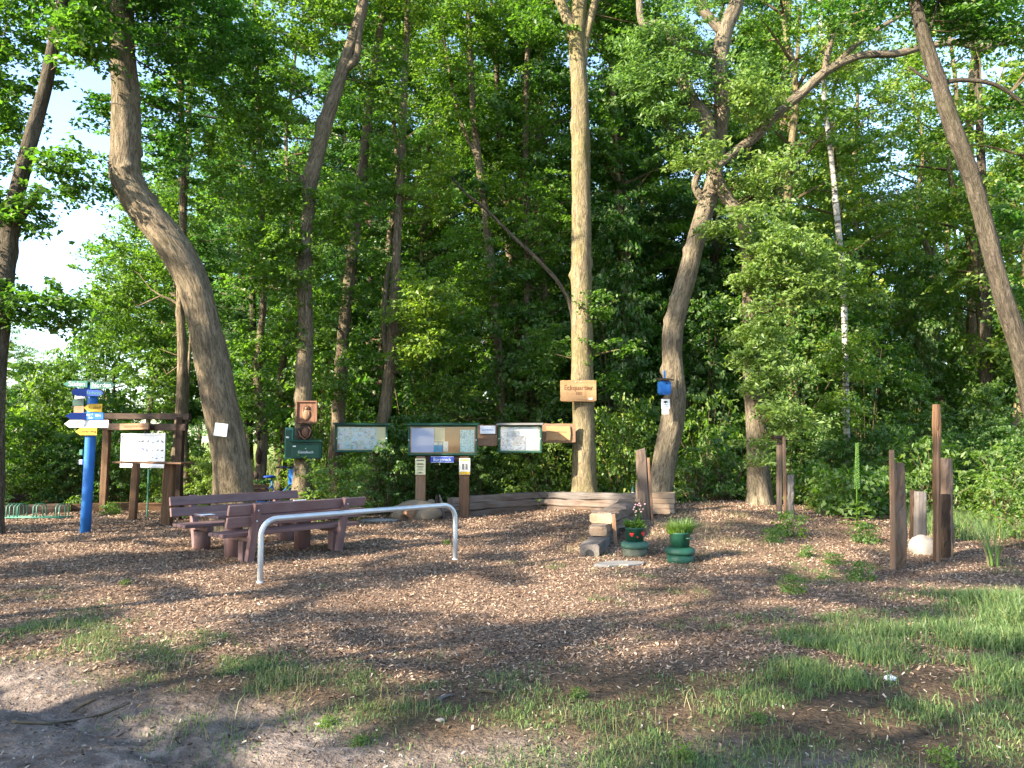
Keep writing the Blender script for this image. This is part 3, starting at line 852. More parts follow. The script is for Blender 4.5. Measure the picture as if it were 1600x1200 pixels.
front_tree('ash_tree', 'pair-like pale straight trunk seen behind the arching oak limb', 23.5,
  [[(1240, 700, 20), (1243, 620, 16), (1243, 540, 15), (1238, 470, 14), (1230, 400, 13), (1220, 330, 13), (1220, 260, 12), (1224, 180, 11), (1228, 100, 10), (1232, 20, 9), (1236, -90, 6)],
   [(1221, 300, 9), (1232, 200, 8), (1245, 100, 7), (1250, 10, 6)]], 'bark_mid',
  [(1210, 60, 60, 80, 34), (1260, 250, 40, 50, 20), (1270, 560, 50, 50, 30)], 'leaf_a', .1, 14)
front_tree('black_locust', 'dark trunk leaning from the top centre-right down past the right edge', 11.5,
  [[(1650, 812, 42), (1636, 720, 34), (1614, 630, 31), (1594, 550, 29), (1572, 480, 28), (1556, 420, 27), (1541, 360, 27), (1524, 300, 26), (1504, 240, 25), (1484, 185, 24), (1466, 130, 22), (1450, 80, 21), (1436, 30, 19), (1424, -30, 17), (1405, -130, 13), (1390, -250, 8)],
   [(1470, 130, 8), (1500, 125, 7), (1540, 128, 7), (1570, 140, 6), (1610, 170, 5)],
   [(1470, 134, 7), (1445, 122, 5), (1420, 104, 3)],
   [(1440, 70, 6), (1455, 40, 4), (1465, 0, 3)]], 'bark_dark',
  [(1580, 30, 70, 50, 26, 11.5), (1500, 10, 60, 40, 14, 11.5), (1400, -30, 90, 45, 26, 11.5), (1590, 170, 40, 50, 16, 12), (1590, 330, 26, 70, 16, 12), (1590, 460, 18, 60, 9, 12), (1560, -60, 200, 70, 100, 11.5), (1480, 20, 70, 40, 24, 13), (1330, 10, 60, 40, 30, 14)],
  'leaf_a', .085, 15)
front_tree('ash_tree', 'black straight trunk in the wood right of the tall timber post', 22.0,
  [[(1542, 700, 20), (1542, 660, 18), (1541, 560, 17), (1540, 480, 16), (1536, 400, 15), (1534, 300, 13), (1530, 180, 11), (1526, 40, 9), (1522, -80, 6)]], 'bark_dark',
  [(1560, 330, 40, 60, 26), (1500, 200, 40, 60, 18), (1580, 540, 40, 50, 24)], 'leaf_a', .1, 16)
front_tree('pine_tree', 'orange-barked thin tree high in the sunny wood at right', 26.0,
  [[(1516, 700, 16), (1518, 560, 15), (1518, 420, 14), (1516, 300, 13), (1514, 240, 13), (1516, 180, 12), (1520, 110, 11), (1532, 30, 9), (1538, -50, 6)]], 'bark_pale',
  [(1510, 60, 50, 50, 16)], 'leaf_d', .09, 17)

# ---- the wood behind: a handful of tree kinds, each copied with its parts
def forest_proto(seed, hgt, rad_, leafmat, bark, branches=38, z0=.13, per=140, leaf=.115, nq=5, sr=(.28, .62)):
    R = np.random.default_rng(seed); rr = random.Random(seed)
    t = thing('woodland_tree', 'x', 'tree')
    pts = []; rs = []; x = y = 0
    for i in range(9):
        f = i / 8
        pts.append(Vector((x, y, hgt * f * .93))); rs.append(.15 * (1 - f * .8) * hgt / 17)
        x += rr.uniform(-.28, .28); y += rr.uniform(-.28, .28)
    mb = MB(); pp, _ = trunk_shape(mb, pts, rs, 9, 3, seed, .2); mb.build('trunk', MT[bark], t, True)
    cs = []; mb = MB()
    for b in range(branches):
        f = z0 + (1 - z0) * (b + R.random()) / branches
        z = hgt * f * .95
        prof = math.sin(min(1, (f - z0 * .6) / .55) * math.pi / 2) * (1 - max(0, f - .55) / .5) ** .7
        L = rad_ * (.55 + .6 * R.random()) * max(prof, .18)
        a = b * 2.4 + R.uniform(-.5, .5)
        d = np.array([math.cos(a), math.sin(a), R.uniform(.05, .5)])
        o = np.array(pp[min(int(f * (len(pp) - 1)), len(pp) - 1)])
        e = o + d * L
        mb.tube([Vector(o), Vector(o + d * L * .5 + np.array([0, 0, .05 * L])), Vector(e)], [.035 * L / 2 + .012, .018, .006], 4, caps=False)
        for q in np.linspace(.35, 1.05, nq):
            cs.append(o + d * L * q + R.normal(0, .26, 3) * np.array([1, 1, .7]))
    mb.build('branches', MT['twig'], t)['kind'] = 'stuff'
    cs = np.array(cs); rs_ = R.uniform(sr[0], sr[1], len(cs))
    leaf_obj('crown', [leaf_arrays(cs, rs_, per, leaf, seed + 1, flat=.42, outc=np.array([0, 0, 0.]))], MT[leafmat], t)
    return t

def copy_tree(root, loc, rz, s=1.0, label=None, group=None):
    r_ = root.copy(); COL.objects.link(r_)
    r_.location = loc; r_.rotation_euler = (0, 0, rz); r_.scale = (s, s, s)
    if label: r_['label'] = label
    if group: r_['group'] = group
    for ch in list(root.children):
        c_ = ch.copy(); COL.objects.link(c_); c_.parent = r_
        for g_ in ch.children:
            d_ = g_.copy(); COL.objects.link(d_); d_.parent = c_
    return r_

FG = 'trees of the wood behind the clearing'
KINDS_ = [
 (forest_proto(201, 17, 2.5, 'leaf_a', 'bark_mid'), 'leafy dark green tree in the %s rows of the wood %s'),
 (forest_proto(202, 16, 2.2, 'leaf_b', 'bark_mid', 36), 'mid green slender tree in the %s rows of the wood %s'),
 (forest_proto(203, 18, 2.7, 'leaf_e', 'bark_dark', 36), 'bluish green tree in the %s rows of the wood %s'),
 (forest_proto(204, 15, 2.1, 'leaf_d', 'bark_pale', 34, .2, 105, .105), 'light yellow-green tree in the %s rows %s'),
 (forest_proto(205, 12, 1.9, 'leaf_b', 'bark_mid', 26, .06, 110, .1), 'young low-branched tree in the %s rows %s'),
 (forest_proto(206, 17, 2.6, 'leaf_a', 'bark_mid', 26, .14, 260, .14, 2, (.45, .8)), 'tall tree %s %s'),  # clumpy crown shaped for the shade it casts on the clearing
]
LM = [(-300, 'beyond the left picture edge'), (60, 'behind the double-stemmed maple'), (175, 'behind the blue signpost'), (270, 'behind the bird chart'), (400, 'behind the big bending trunk'), (500, 'behind the green mailbox'), (620, 'behind the photo-filled case'), (755, 'behind the widest notice case'),
      (870, 'behind the rightmost notice case'), (960, 'behind the carved sign'), (1110, 'behind the blue nest box'), (1210, 'behind the twisted oak'), (1310, 'behind the bird table'), (1430, 'behind the two front timbers'), (1510, 'behind the tallest timber'), (1640, 'by the leaning right trunk'), (9999, 'beyond the right picture edge')]
def where(x, y):
    if y < 5: return ''
    px = 800 + x / y * FOC
    return [n_ for l_, n_ in LM if px < l_][0]
def row(y): return 'nearer' if y < 27 else ('middle' if y < 37 else 'farthest')
used = set()
def put_tree(ki, x, y, s=1.0):
    t0, lab = KINDS_[ki]
    lab = lab % (row(y), where(x, y))
    loc = (x, y, h1(x, y) - .05); rz = random.uniform(0, 6.28)
    if ki not in used:
        used.add(ki); t0.location = loc; t0.rotation_euler = (0, 0, rz); t0.scale = (s,) * 3
        t0['label'] = lab; t0['group'] = FG; return t0
    return copy_tree(t0, loc, rz, s, lab, FG)

rr = random.Random(5)
count = 0
y = 21.5
while y < 56:
    hw = y * .74 + 2.5
    x = -hw
    step = 2.45 + (y - 20) * .055
    while x < hw:
        xx = x + rr.uniform(-.9, .9); yy = y + rr.uniform(-1.0, 1.0)
        q = xx / yy; px = 800 + q * FOC
        ok = px > 250 if yy < 30 else px > 330 - (yy - 30) * 2
        if 330 < px < 470 and yy < 30: ok = ok and rr.random() < .5
        # right part: more open, sky above; paler leaves stand in for sunlight on them
        light = 1 if px > 1230 else 0
        if light and rr.random() < .1: ok = False
        if ok:
            if light:
                ki = rr.choice([3, 3, 3, 3, 1]); s = rr.uniform(.95, 1.25) * (.84 if 1310 < px < 1450 else 1)
            else:
                ki = rr.choice([0, 1, 2, 0, 1, 4, 2]); s = rr.uniform(.9, 1.2)
            put_tree(ki, xx, yy, s); count += 1
        x += step * (1 + .15 * light)
    y += step * 1.02
# left: lower leafy trees closing the view before the field
for (px, yy, ki, s) in [(185, 24, 4, .62), (232, 22.5, 4, .8), (262, 26, 1, .8), (40, 24, 4, .40), (95, 27, 4, .42), (0, 21, 4, .42), (-60, 22, 4, .6), (140, 30, 4, .5), (60, 46, 4, .62), (110, 48, 4, .66), (20, 50, 1, .5), (160, 44, 1, .62), (-60, 40, 1, .6)]:
    p = P(px, 700, yy); put_tree(ki, p.x, yy, s)
for i in range(16):
    x_ = -62 + i * 3.9 + rr.uniform(-1, 1); put_tree(rr.choice([1, 0, 4]), x_, 84 + rr.uniform(-4, 4), rr.uniform(.5, .75) * (1.4 if i > 8 else 1))
print('forest trees', count)

# ---- trees added out of the picture, across the track at left, to dapple the clearing
for (x, y, ki, s) in SHADE_TREES if 'SHADE_TREES' in globals() else [(-16.7, 10, 0, .7), (-15, 7.2, 1, .72), (-13.6, 4.9, 0, .74), (-11.8, 2.4, 3, .8), (-10.3, 0, 1, .74), (-8.6, -2.8, 1, .74), (-7.2, -5.4, 3, .8), (-5.3, -8, 3, .8), (-21.5, 7, 1, .8), (-18.2, 2.2, 3, 1.45), (-14.8, -4.2, 0, .85), (-13.2, -7, 1, .7), (-11, -9.6, 1, .8), (-23, 10.5, 2, .8), (-8.6, -12, 1, .85)]:
    t = put_tree(5, x, y, s * (1.0 if s < 1.2 else .85)); t['label'] = 'unseen leafy tree added across the track to shade the clearing'; t['group'] = 'unseen shade trees added across the track'
# ------------------------------------------------------------------ shrubs and undergrowth, one object per bush
def shrub_proto(name, seed, w, hgt, leafmat, leaf, sprays, per, stems=7, flat=.5, asp=.66, r0=(.16, .34)):
    R = np.random.default_rng(seed)
    t = thing(name, 'x', 'shrub')
    mb = MB(); cs = []
    for i in range(sprays):
        a = R.uniform(0, 6.28); q = R.random() ** .5; z = hgt * (.08 + .92 * R.random())
        env = w / 2 * math.sqrt(max(.05, 1 - ((z / hgt - .42) / .62) ** 2))
        cs.append((math.cos(a) * env * q, math.sin(a) * env * q, z))
    cs = np.array(cs)
    for i in range(min(stems * 3, sprays)):
        c = Vector(cs[i]); b = Vector((c.x * .12, c.y * .12, 0))
        m = b.lerp(c, .55) + Vector((0, 0, .1 * hgt))
        mb.tube([b, m, c], [.012, .008, .003], 4, caps=False)
    leaf_obj('leaves', [leaf_arrays(cs, R.uniform(r0[0], r0[1], sprays), per, leaf, seed + 1, flat=flat, asp=asp, outc=np.array([0, 0, 0.]))], MT[leafmat], t)
    mb.build('stems', MT['twig'], t)['kind'] = 'stuff'
    return t

SH = {
 'elder': (shrub_proto('shrub', 301, 2.6, 2.6, 'leaf_a', .095, 130, 42), 'broad dark green shrub in the %s undergrowth %s'),
 'hazel': (shrub_proto('shrub', 302, 2.2, 3.2, 'leaf_b', .11, 110, 34), 'mid green upright shrub in the %s undergrowth %s'),
 'bright': (shrub_proto('shrub', 303, 1.8, 1.6, 'leaf_d', .075, 90, 40, r0=(.10, .36)), 'yellow-green shrub in the %s undergrowth %s'),
 'nettle': (shrub_proto('shrub', 304, 1.7, 1.15, 'leaf_b', .10, 60, 26, 12, flat=.3, asp=.45, r0=(.10, .30)), 'low broad-leaved dark herb patch in the %s undergrowth %s'),
 'maple': (shrub_proto('shrub', 305, 3.0, 4.6, 'leaf_a', .11, 170, 36), 'tall dark leafy bush in the %s undergrowth %s'),
 'herb': (shrub_proto('shrub', 306, .9, .55, 'leaf_b', .085, 30, 22, 4), 'low light green herb clump in the %s ground plants %s'),
}
used_s = set()
def put_shrub(kind, x, y, s=1.0, sz=None, label=None, group='undergrowth shrubs', z=0):
    s = s * random.uniform(.9, 1.12); sz = (sz or s) * random.uniform(.85, 1.3)
    t0, lab = SH[kind]
    lab = lab % (('nearest' if y < 17 else 'near' if y < 21 else 'deeper'), where(x, y))
    loc = (x, y, h1(x, y) - .03 + z); rz = random.uniform(0, 6.28); sc3 = (s, s, sz or s)
    if kind not in used_s:
        used_s.add(kind); t = t0; t.location = loc; t.rotation_euler = (0, 0, rz)
    else:
        t = copy_tree(t0, loc, rz, s)
    t.scale = sc3; t['label'] = label or lab
    if label: 
        if 'group' in t: del t['group']
    else: t['group'] = group
    return t
rr = random.Random(11)
# rows of undergrowth, thinning with depth
for (yrow, dx, kinds, s0, s1) in [(19.3, 1.25, ['elder', 'bright', 'hazel', 'bright'], .55, .8), (20.6, 1.5, ['hazel', 'elder', 'bright'], .7, 1.0), (22.3, 1.9, ['elder', 'hazel', 'maple'], .8, 1.1), (24.6, 2.3, ['maple', 'hazel', 'elder'], .8, 1.1),
                                  (27.5, 2.7, ['maple', 'hazel'], .9, 1.2), (31, 3.3, ['maple', 'elder'], 1.0, 1.3), (36, 4.0, ['maple'], 1.1, 1.5), (43, 5.0, ['maple'], 1.3, 1.7)]:
    x = -yrow * .70
    while x < yrow * .74:
        xx = x + rr.uniform(-.5, .5); yy = yrow + rr.uniform(-.5, .5); px = 800 + xx / yy * FOC
        field_gap = (335 < px < 470 and yy > 19) or (170 < px < 335 and yy > 20)
        lowleft = px < 200
        if not field_gap and not (lowleft and yy > 25):
            kk = rr.choice(kinds); s = rr.uniform(s0, s1)
            if px > 1190 and kk == 'bright' and rr.random() < .4: kk = 'elder'
            put_shrub(kk, xx, yy, s, s * rr.uniform(.8, 1.1))
        x += dx * rr.uniform(.8, 1.25)
for yrow in (20.2, 23.4):
    x = -yrow * .62
    while x < yrow * .74:
        px = 800 + x / yrow * FOC
        if not (165 < px < 480) and px > 60:
            s = rr.uniform(.85, 1.15); put_shrub(rr.choice(['maple', 'maple', 'hazel']), x, yrow + rr.uniform(-.5, .5), s, s * rr.uniform(1.0, 1.45))
        x += rr.uniform(2.0, 3.0)
# near edge, placed one by one
put_shrub('bright', *P(527, 740, 15.7).xy, .8, .95, 'round-leaved bright green bush growing behind the front bench, below the photo board')
put_shrub('bright', *P(850, 740, 18.6).xy, 1.0, 1.05, 'bright bush between the wooden plank board and the sign trunk')
put_shrub('bright', *P(790, 750, 18.9).xy, .9, .8, 'bright low bush right of the twin board posts')
put_shrub('bright', *P(968, 700, 18.2).xy, 1.05, 1.35, 'sunlit yellow-green bush between the sign trunk and the leaning oak')
put_shrub('bright', *P(995, 680, 19.2).xy, 1.0, 1.6)
put_shrub('nettle', *P(1085, 760, 16.8).xy, 1.1, 1.1, 'dark green leafy herb patch right of the leaning oak foot')
put_shrub('nettle', *P(1130, 760, 17.2).xy, 1.1, 1.5)
put_shrub('nettle', *P(1100, 720, 18.4).xy, 1.2, 1.8)
put_shrub('hazel', *P(1150, 700, 19.5).xy, .8, .8)
for (px, yy, kd, s) in [(1260, 15.6, 'herb', 1.2), (1290, 14.9, 'herb', 1.0), (1320, 14.2, 'herb', 1.1), (1350, 14.6, 'herb', 1.2), (1385, 15.0, 'bright', .5), (1290, 16.5, 'bright', .6), (1240, 16.8, 'nettle', .8),
                        (1340, 16.6, 'nettle', .9), (1400, 16.4, 'nettle', 1.0), (1460, 16.2, 'nettle', 1.0), (1520, 16.0, 'nettle', 1.1), (1580, 15.6, 'nettle', 1.2), (1560, 14.2, 'nettle', .9), (1440, 17.6, 'bright', .9),
                        (1500, 17.8, 'elder', .6), (1560, 17.6, 'elder', .7), (1620, 15.0, 'elder', .7), (1370, 18.2, 'elder', .6), (1300, 18.2, 'elder', .6), (1610, 12.6, 'nettle', .8),
                        (1230, 12.0, 'herb', .5), (1255, 10.6, 'herb', .25), (1300, 10.1, 'herb', .3), (1280, 9.2, 'herb', .2), (1205, 11.6, 'herb', .3), (1350, 11.8, 'herb', .45), (1340, 9.0, 'herb', .3), (1235, 8.4, 'herb', .3), (1480, 12.6, 'herb', .5), (1060, 4.1, 'herb', .16), (570, 4.3, 'herb', .15), (520, 4.6, 'herb', .13), (1460, 4.0, 'herb', .17), (1180, 4.6, 'herb', .14), (900, 5.0, 'herb', .13), (700, 12.2, 'herb', .16), (200, 8.8, 'herb', .15)]:
    p = P(px, 750, yy); put_shrub(kd, p.x, yy, s)
for (px, yy, kd, s) in [(20, 19.2, 'elder', .8), (60, 19.6, 'hazel', .8), (110, 19.4, 'elder', .75), (150, 20.2, 'bright', .9), (85, 21.5, 'hazel', .95), (30, 21.5, 'elder', 1.0), (140, 21.5, 'hazel', .7), (-30, 18.0, 'hazel', .9), (190, 22.0, 'bright', .9), (120, 18.2, 'herb', .6),
                        (175, 17.2, 'herb', .5), (310, 16.5, 'herb', .6), (330, 18.5, 'bright', .6), (60, 18.4, 'herb', .6), (600, 17.2, 'elder', .6), (625, 18, 'elder', .75), (665, 18.3, 'elder', .7), (715, 18.6, 'hazel', .6), (750, 18.6, 'elder', .6)]:
    p = P(px, 750, yy); put_shrub(kd, p.x, yy, s)
# ------------------------------------------------------------------ materials of the built things
MT['blue'] = mat_paint('blue_paint', (.012, .125, .42, 1), .6, .22)
MT['blue2'] = mat_paint('dark_blue_paint', (.012, .05, .28, 1), .4)
MT['green'] = mat_paint('green_paint', (.008, .062, .038, 1), .55, .2)
MT['green2'] = mat_paint('faded_green_paint', (.05, .18, .13, 1), .5)
MT['dgreen'] = mat_paint('dark_green_paint', (.006, .04, .028, 1), .4)
MT['yellow'] = mat_paint('yellow_paint', (.50, .31, .02, 1), .5)
MT['white'] = mat_paint('white_paint', (.74, .75, .76, 1), .5, .05, (.3, .3, .28, 1), .15)
MT['paper'] = mat_paint('paper', (.85, .86, .88, 1), .8, .04, (.5, .5, .48, 1), .12)
MT['cream'] = mat_paint('cream_paper', (.66, .6, .36, 1), .7, .05, (.3, .25, .1, 1), .15)
MT['black'] = mat_paint('black_ink', (.012, .012, .014, 1), .6)
MT['ink_blue'] = mat_paint('blue_ink', (.02, .06, .35, 1), .6)
MT['red'] = mat_paint('red_paint', (.6, .02, .015, 1), .45)
MT['pink'] = mat_paint('pink_paper', (.5, .28, .3, 1), .7)
MT['cork'] = mat_paint('cork', (.42, .23, .10, 1), .9, .12)
MT['lilac'] = mat_paint('pale_blue_paper', (.48, .54, .78, 1), .6, .04, (.4, .4, .5, 1), .1)
MT['cyan'] = mat_paint('cyan_print', (.05, .35, .60, 1), .6)
MT['steel'] = mat_paint('galvanised_steel', (.52, .55, .58, 1), .42, .12, (.25, .25, .24, 1), .35, .5)
MT['steel'].node_tree.nodes['Principled BSDF'].inputs['Metallic'].default_value = .55
MT['rubber'] = mat_paint('black_rubber', (.018, .018, .018, 1), .7)
MT['stone'] = mat_paint('pale_stone', (.24, .215, .19, 1), .9, .25, (.12, .11, .09, 1), .6)
MT['stone2'] = mat_paint('tan_boulder', (.20, .15, .10, 1), .9, .25, (.12, .1, .07, 1), .5)
MT['slab'] = mat_paint('grey_slab', (.17, .165, .16, 1), .8, .25, (.10, .075, .05, 1), .8)
MT['skin'] = mat_paint('gnome_skin', (.55, .35, .25, 1), .6)
MT['plastic'] = mat_wood('brown_plastic_lumber', (.19, .11, .105, 1), (.105, .058, .058, 1), (.25, .185, .185, 1), .45, (16, 16, 1.0), .25, .6)
MT['sleeper'] = mat_wood('weathered_sleeper', (.21, .15, .11, 1), (.06, .04, .03, 1), (.22, .19, .17, 1), .7, (22, 22, 1.3), .9)
MT['sleeper_cut'] = mat_wood('fresh_cut_timber', (.44, .31, .20, 1), (.19, .12, .07, 1), (.34, .27, .21, 1), .45, (22, 22, 6), .9)
MT['post'] = mat_wood('brown_post', (.20, .11, .058, 1), (.06, .032, .017, 1), (.16, .105, .07, 1), .4, (24, 24, 1.1), .5)
MT['old'] = mat_wood('grey_brown_plank', (.16, .105, .07, 1), (.05, .032, .022, 1), (.17, .14, .12, 1), .6, (26, 26, 1.0), .9)
MT['grey'] = mat_wood('silver_grey_timber', (.18, .155, .14, 1), (.05, .042, .036, 1), (.19, .17, .16, 1), .6, (36, 36, 1.2), 1.0)
MT['honey'] = mat_wood('varnished_board', (.40, .25, .13, 1), (.25, .14, .06, 1), None, 0, (12, 12, 1.2), .2, .5)
MT['orange'] = mat_wood('orange_plank', (.31, .175, .10, 1), (.16, .085, .045, 1), (.22, .16, .115, 1), .45, (14, 14, 1.1), .3, .6)
MT['carved'] = mat_wood('carved_wood', (.27, .14, .085, 1), (.10, .05, .03, 1), None, 0, (30, 30, 5), .4)
MT['dwood'] = mat_wood('dark_wood', (.06, .036, .023, 1), (.02, .013, .009, 1), None, 0, (30, 30, 5), .5)
MT['burnt'] = mat_paint('engraved_dark', (.16, .075, .03, 1), .8)

def mat_print(name, base, ink, scale, cover=.5, tint=.5):
    k = NT(name, .6, .3)
    tc = k.n('ShaderNodeTexCoord').outputs['Object']
    oi = k.n('ShaderNodeObjectInfo').outputs['Random']
    add = k.n('ShaderNodeVectorMath', operation='ADD'); k.l(tc, add.inputs[0])
    cmb = k.n('ShaderNodeCombineXYZ'); k.l(k.math('MULTIPLY', oi, 37.0), cmb.inputs[0]); k.l(k.math('MULTIPLY', oi, 91.0), cmb.inputs[2]); k.l(cmb.outputs[0], add.inputs[1])
    n1 = k.noise(add.outputs[0], scale, 3, .6); n2 = k.noise(add.outputs[0], scale * .45, 2)
    t = k.ramp(oi, [(0, (.50, .72, .82, 1)), (.3, (.62, .72, .74, 1)), (.55, (.42, .66, .66, 1)), (.75, (.70, .66, .64, 1)), (1, (.5, .64, .8, 1))])
    c = k.mix(tint, base, t)
    c = k.mix(k.ramp(n1, [(cover - .05, (.65,) * 3 + (1,)), (cover + .06, (0, 0, 0, 1))]), c, ink)
    c = k.mix(k.ramp(n2, [(.55, (0, 0, 0, 1)), (.68, (.45,) * 3 + (1,))]), c, (.40, .30, .2, 1))
    k.col(c); return k.m
MT['photo'] = mat_print('photo_print', (.7, .82, .86, 1), (.10, .24, .30, 1), 14, .42, .8)
MT['photo2'] = mat_print('pale_photo_print', (.86, .85, .88, 1), (.22, .17, .24, 1), 20, .41, .2)
MT['map'] = mat_print('map_print', (.50, .72, .68, 1), (.05, .22, .3, 1), 30, .43, .25)
MT['flyer'] = mat_print('flyer_print', (.72, .70, .60, 1), (.07, .07, .08, 1), 30, .38, .1)

k = NT('case_glass', .05, .5)
gl = k.n('ShaderNodeBsdfGlossy'); gl.inputs['Roughness'].default_value = .04; gl.inputs['Color'].default_value = (1, 1, 1, 1)
tr = k.n('ShaderNodeBsdfTransparent'); tr.inputs[0].default_value = (.98, .99, .99, 1)
fr = k.n('ShaderNodeFresnel'); fr.inputs[0].default_value = 1.5
ms = k.n('ShaderNodeMixShader'); k.l(k.math('MULTIPLY', fr.outputs[0], .7), ms.inputs[0]); k.l(tr.outputs[0], ms.inputs[1]); k.l(gl.outputs[0], ms.inputs[2]); k.l(ms.outputs[0], k.out.inputs[0])
MT['glass'] = k.m

def B(name, c, d, mat, parent, R=None, ch=.003, label=None):
    m = MB(); m.box(c, d, R, ch); return m.build(name, MT[mat] if isinstance(mat, str) else mat, parent, label=label)
def RZ(a): return Matrix.Rotation(a, 3, 'Z')
def RX(a): return Matrix.Rotation(a, 3, 'X')
def RY(a): return Matrix.Rotation(a, 3, 'Y')
S_ = lambda px, Y: px * Y / FOC       # photo pixels -> metres at distance Y

# ------------------------------------------------------------------ blue signpost
b0 = G(133, 833)
Y0 = b0.y
t = thing('signpost', 'bright blue round post crowded with green, blue, yellow and white arrow boards', 'signpost', b0)
tp = P(145, 603, Y0)
mb = MB(); mb.tube([b0 - Vector((0, 0, .05)), P(137, 765, Y0), P(141, 690, Y0), P(144, 640, Y0), tp], [.088, .088, .087, .086, .085], 20)
mb.build('pole', MT['blue'], t, False, world=True)
for p_ in t.children[0].data.polygons: p_.use_smooth = len(p_.vertices) == 4
def arrow_board(x0, x1, y0, y1, mat, tip, off, yaw=0, lab=None, txt=None, tmat='white', tsize=.06, tx=None, tilt=0):
    cx = 143.0; Y = Y0 - off if yaw == 0 else Y0
    s = 1 / math.cos(yaw)
    a = S_(x0 - cx, Y0) * s; b_ = S_(x1 - cx, Y0) * s
    z0 = P(cx, y1, Y0).z - b0.z; z1 = P(cx, y0, Y0).z - b0.z; zm = (z0 + z1) / 2; hh = z1 - z0
    q = .09
    if tip == 'L': out = [(a, zm), (a + q, z0), (b_, z0), (b_, z1), (a + q, z1)]
    elif tip == 'R': out = [(a, z0), (b_ - q, z0), (b_, zm), (b_ - q, z1), (a, z1)]
    elif tip == 'RR': out = [(a, z0), (b_ - q, z0), (b_ - .03, z0 + hh * .12), (b_, zm), (b_ - .03, z1 - hh * .12), (b_ - q, z1), (a, z1)]
    elif tip == 'LR': out = [(a, zm), (a + .03, z0 + hh * .12), (a + q, z0), (b_, z0), (b_, z1), (a + q, z1), (a + .03, z1 - hh * .12)]
    else: out = [(a, z0), (b_, z0), (b_, z1), (a, z1)]
    c = P(cx, 640, Y0) - b0; c.z = 0
    M = Matrix.Translation(c) @ Matrix.Rotation(yaw, 4, 'Z')
    m = MB(); m.prism(out, -off - .012, -off + .012, M)
    o = m.build('arrow_board', MT[mat], t, label=lab)
    if txt:
        for i, (s_, dx, dz, sz) in enumerate(txt):
            pos = M @ Vector(((a + b_) / 2 + dx, -off - .0135, zm + dz))
            text(s_, sz, MT[tmat], o, pos, yaw)
    return o
arrow_board(103.5, 139, 596, 606, 'green2', 'L', .095, .12, 'faded green arrow reading Süden', [('Süden', .03, 0, .115)])
arrow_board(146, 187, 597.5, 608, 'green2', 'R', .095, -.12, 'faded green arrow reading Norden', [('Norden', -.02, 0, .115)])
arrow_board(134, 149, 595, 608, 'dgreen', 'B', .06, .0, 'dark green board at the very top', None)
arrow_board(118.5, 141, 608, 620, 'blue2', 'LR', .095, .55, 'royal blue rounded board')
arrow_board(140, 166.5, 610, 619.5, 'blue2', 'RR', .125, .0, 'navy blue board with grey lettering', [('Radweg', -.02, 0, .085)], 'green2')
arrow_board(115.5, 141, 617.5, 623, 'white', 'B', .1, -.6, 'white board edge under the royal blue one')
arrow_board(114, 139, 623.5, 634, 'dgreen', 'B', .105, -.5, 'plain dark green board')
arrow_board(135.7, 164, 631.5, 643.5, 'yellow', 'L', .095, .0, 'ochre yellow arrow below the green board', [('Rasthof', .03, 0, .07)], 'burnt')
arrow_board(116.5, 139, 634.5, 646, 'orange', 'B', .1, -.5, 'raw brown wood board')
arrow_board(112, 141, 645.5, 656, 'blue2', 'L', .1, .5, 'dark blue arrow tip')
arrow_board(125.6, 168, 645, 656, 'blue', 'L', .12, .0, 'blue arrow with white lettering', [("Haus 1", -.02, .028, .055), ('Eck', .02, -.028, .05), ('80m', .15, .01, .055)])
arrow_board(107, 175, 656.6, 668.3, 'white', 'L', .1, .0, 'long white arrow with a distance of 2,2km', [('Trauen', -.17, .03, .05), ('Försterweg', -.13, -.03, .05), ('2,2km', .2, .005, .075)], 'black')
arrow_board(125, 158.5, 669, 680, 'yellow', 'L', .115, .0, 'yellow arrow with black lettering', [('Dorfer Weg', .04, 0, .055)], 'black')
for i, (px, py, w_, h_) in enumerate([(129.5, 707, 5.5, 9), (129, 722, 6, 8)]):
    c = P(px, py, Y0) - b0
    m = MB(); m.box((c.x, -.04, c.z), (S_(w_, Y0), .05, S_(h_, Y0)), ch=.01); m.build('reflector', MT['lilac'] if i else MT['green2'], t)

# ------------------------------------------------------------------ timber frame with bird chart, shelf table
pl = G(161, 799); pr_ = G(277, 812)
t = thing('timber_stand', 'dark timber frame of two posts and two beams behind the signpost', 'frame', (pl + pr_) / 2)
def wbeam(name, p0, p1, w, h, mat, parent, up=Vector((0, 0, 1)), ch=.012, amp=.006, seg=7, label=None):
    m = MB(); rough_beam(m, p0, p1, w, h, ch, amp, seg, up); return m.build(name, MT[mat], parent, world=True, label=label)
zt = P(161, 648, pl.y).z + .02
FY = Vector((0, 1, 0))
wbeam('post', pl - Vector((0, 0, .1)), Vector((pl.x + .03, pl.y, zt)), .15, .13, 'post', t, FY)
wbeam('post', pr_ - Vector((0, 0, .1)), Vector((pr_.x, pr_.y, P(277, 652, pr_.y).z)), .15, .13, 'dwood', t, FY)
wbeam('beam', Vector((pl.x - .1, pl.y - .14, zt - .06)), Vector((pr_.x + .25, pr_.y - .14, P(277, 650, pr_.y).z - .02)), .08, .13, 'dwood', t)
za, zb = P(161, 667, pl.y).z, P(277, 668, pr_.y).z
wbeam('beam', Vector((pl.x - .05, pl.y - .15, za)), Vector((pr_.x + .2, pr_.y - .15, zb)), .07, .15, 'dwood', t)
dv = (pr_ - pl); dv.z = 0; yawf = math.atan2(dv.y, dv.x)
_best = min((abs(800 + (pl + dv * (i / 200)).x / (pl + dv * (i / 200)).y * FOC - 224), i / 200) for i in range(201))[1]
_c = pl + dv * _best; _n = Vector((dv.y, -dv.x, 0)).normalized(); _c = _c + _n * .19 * (1 if _n.y < 0 else -1)
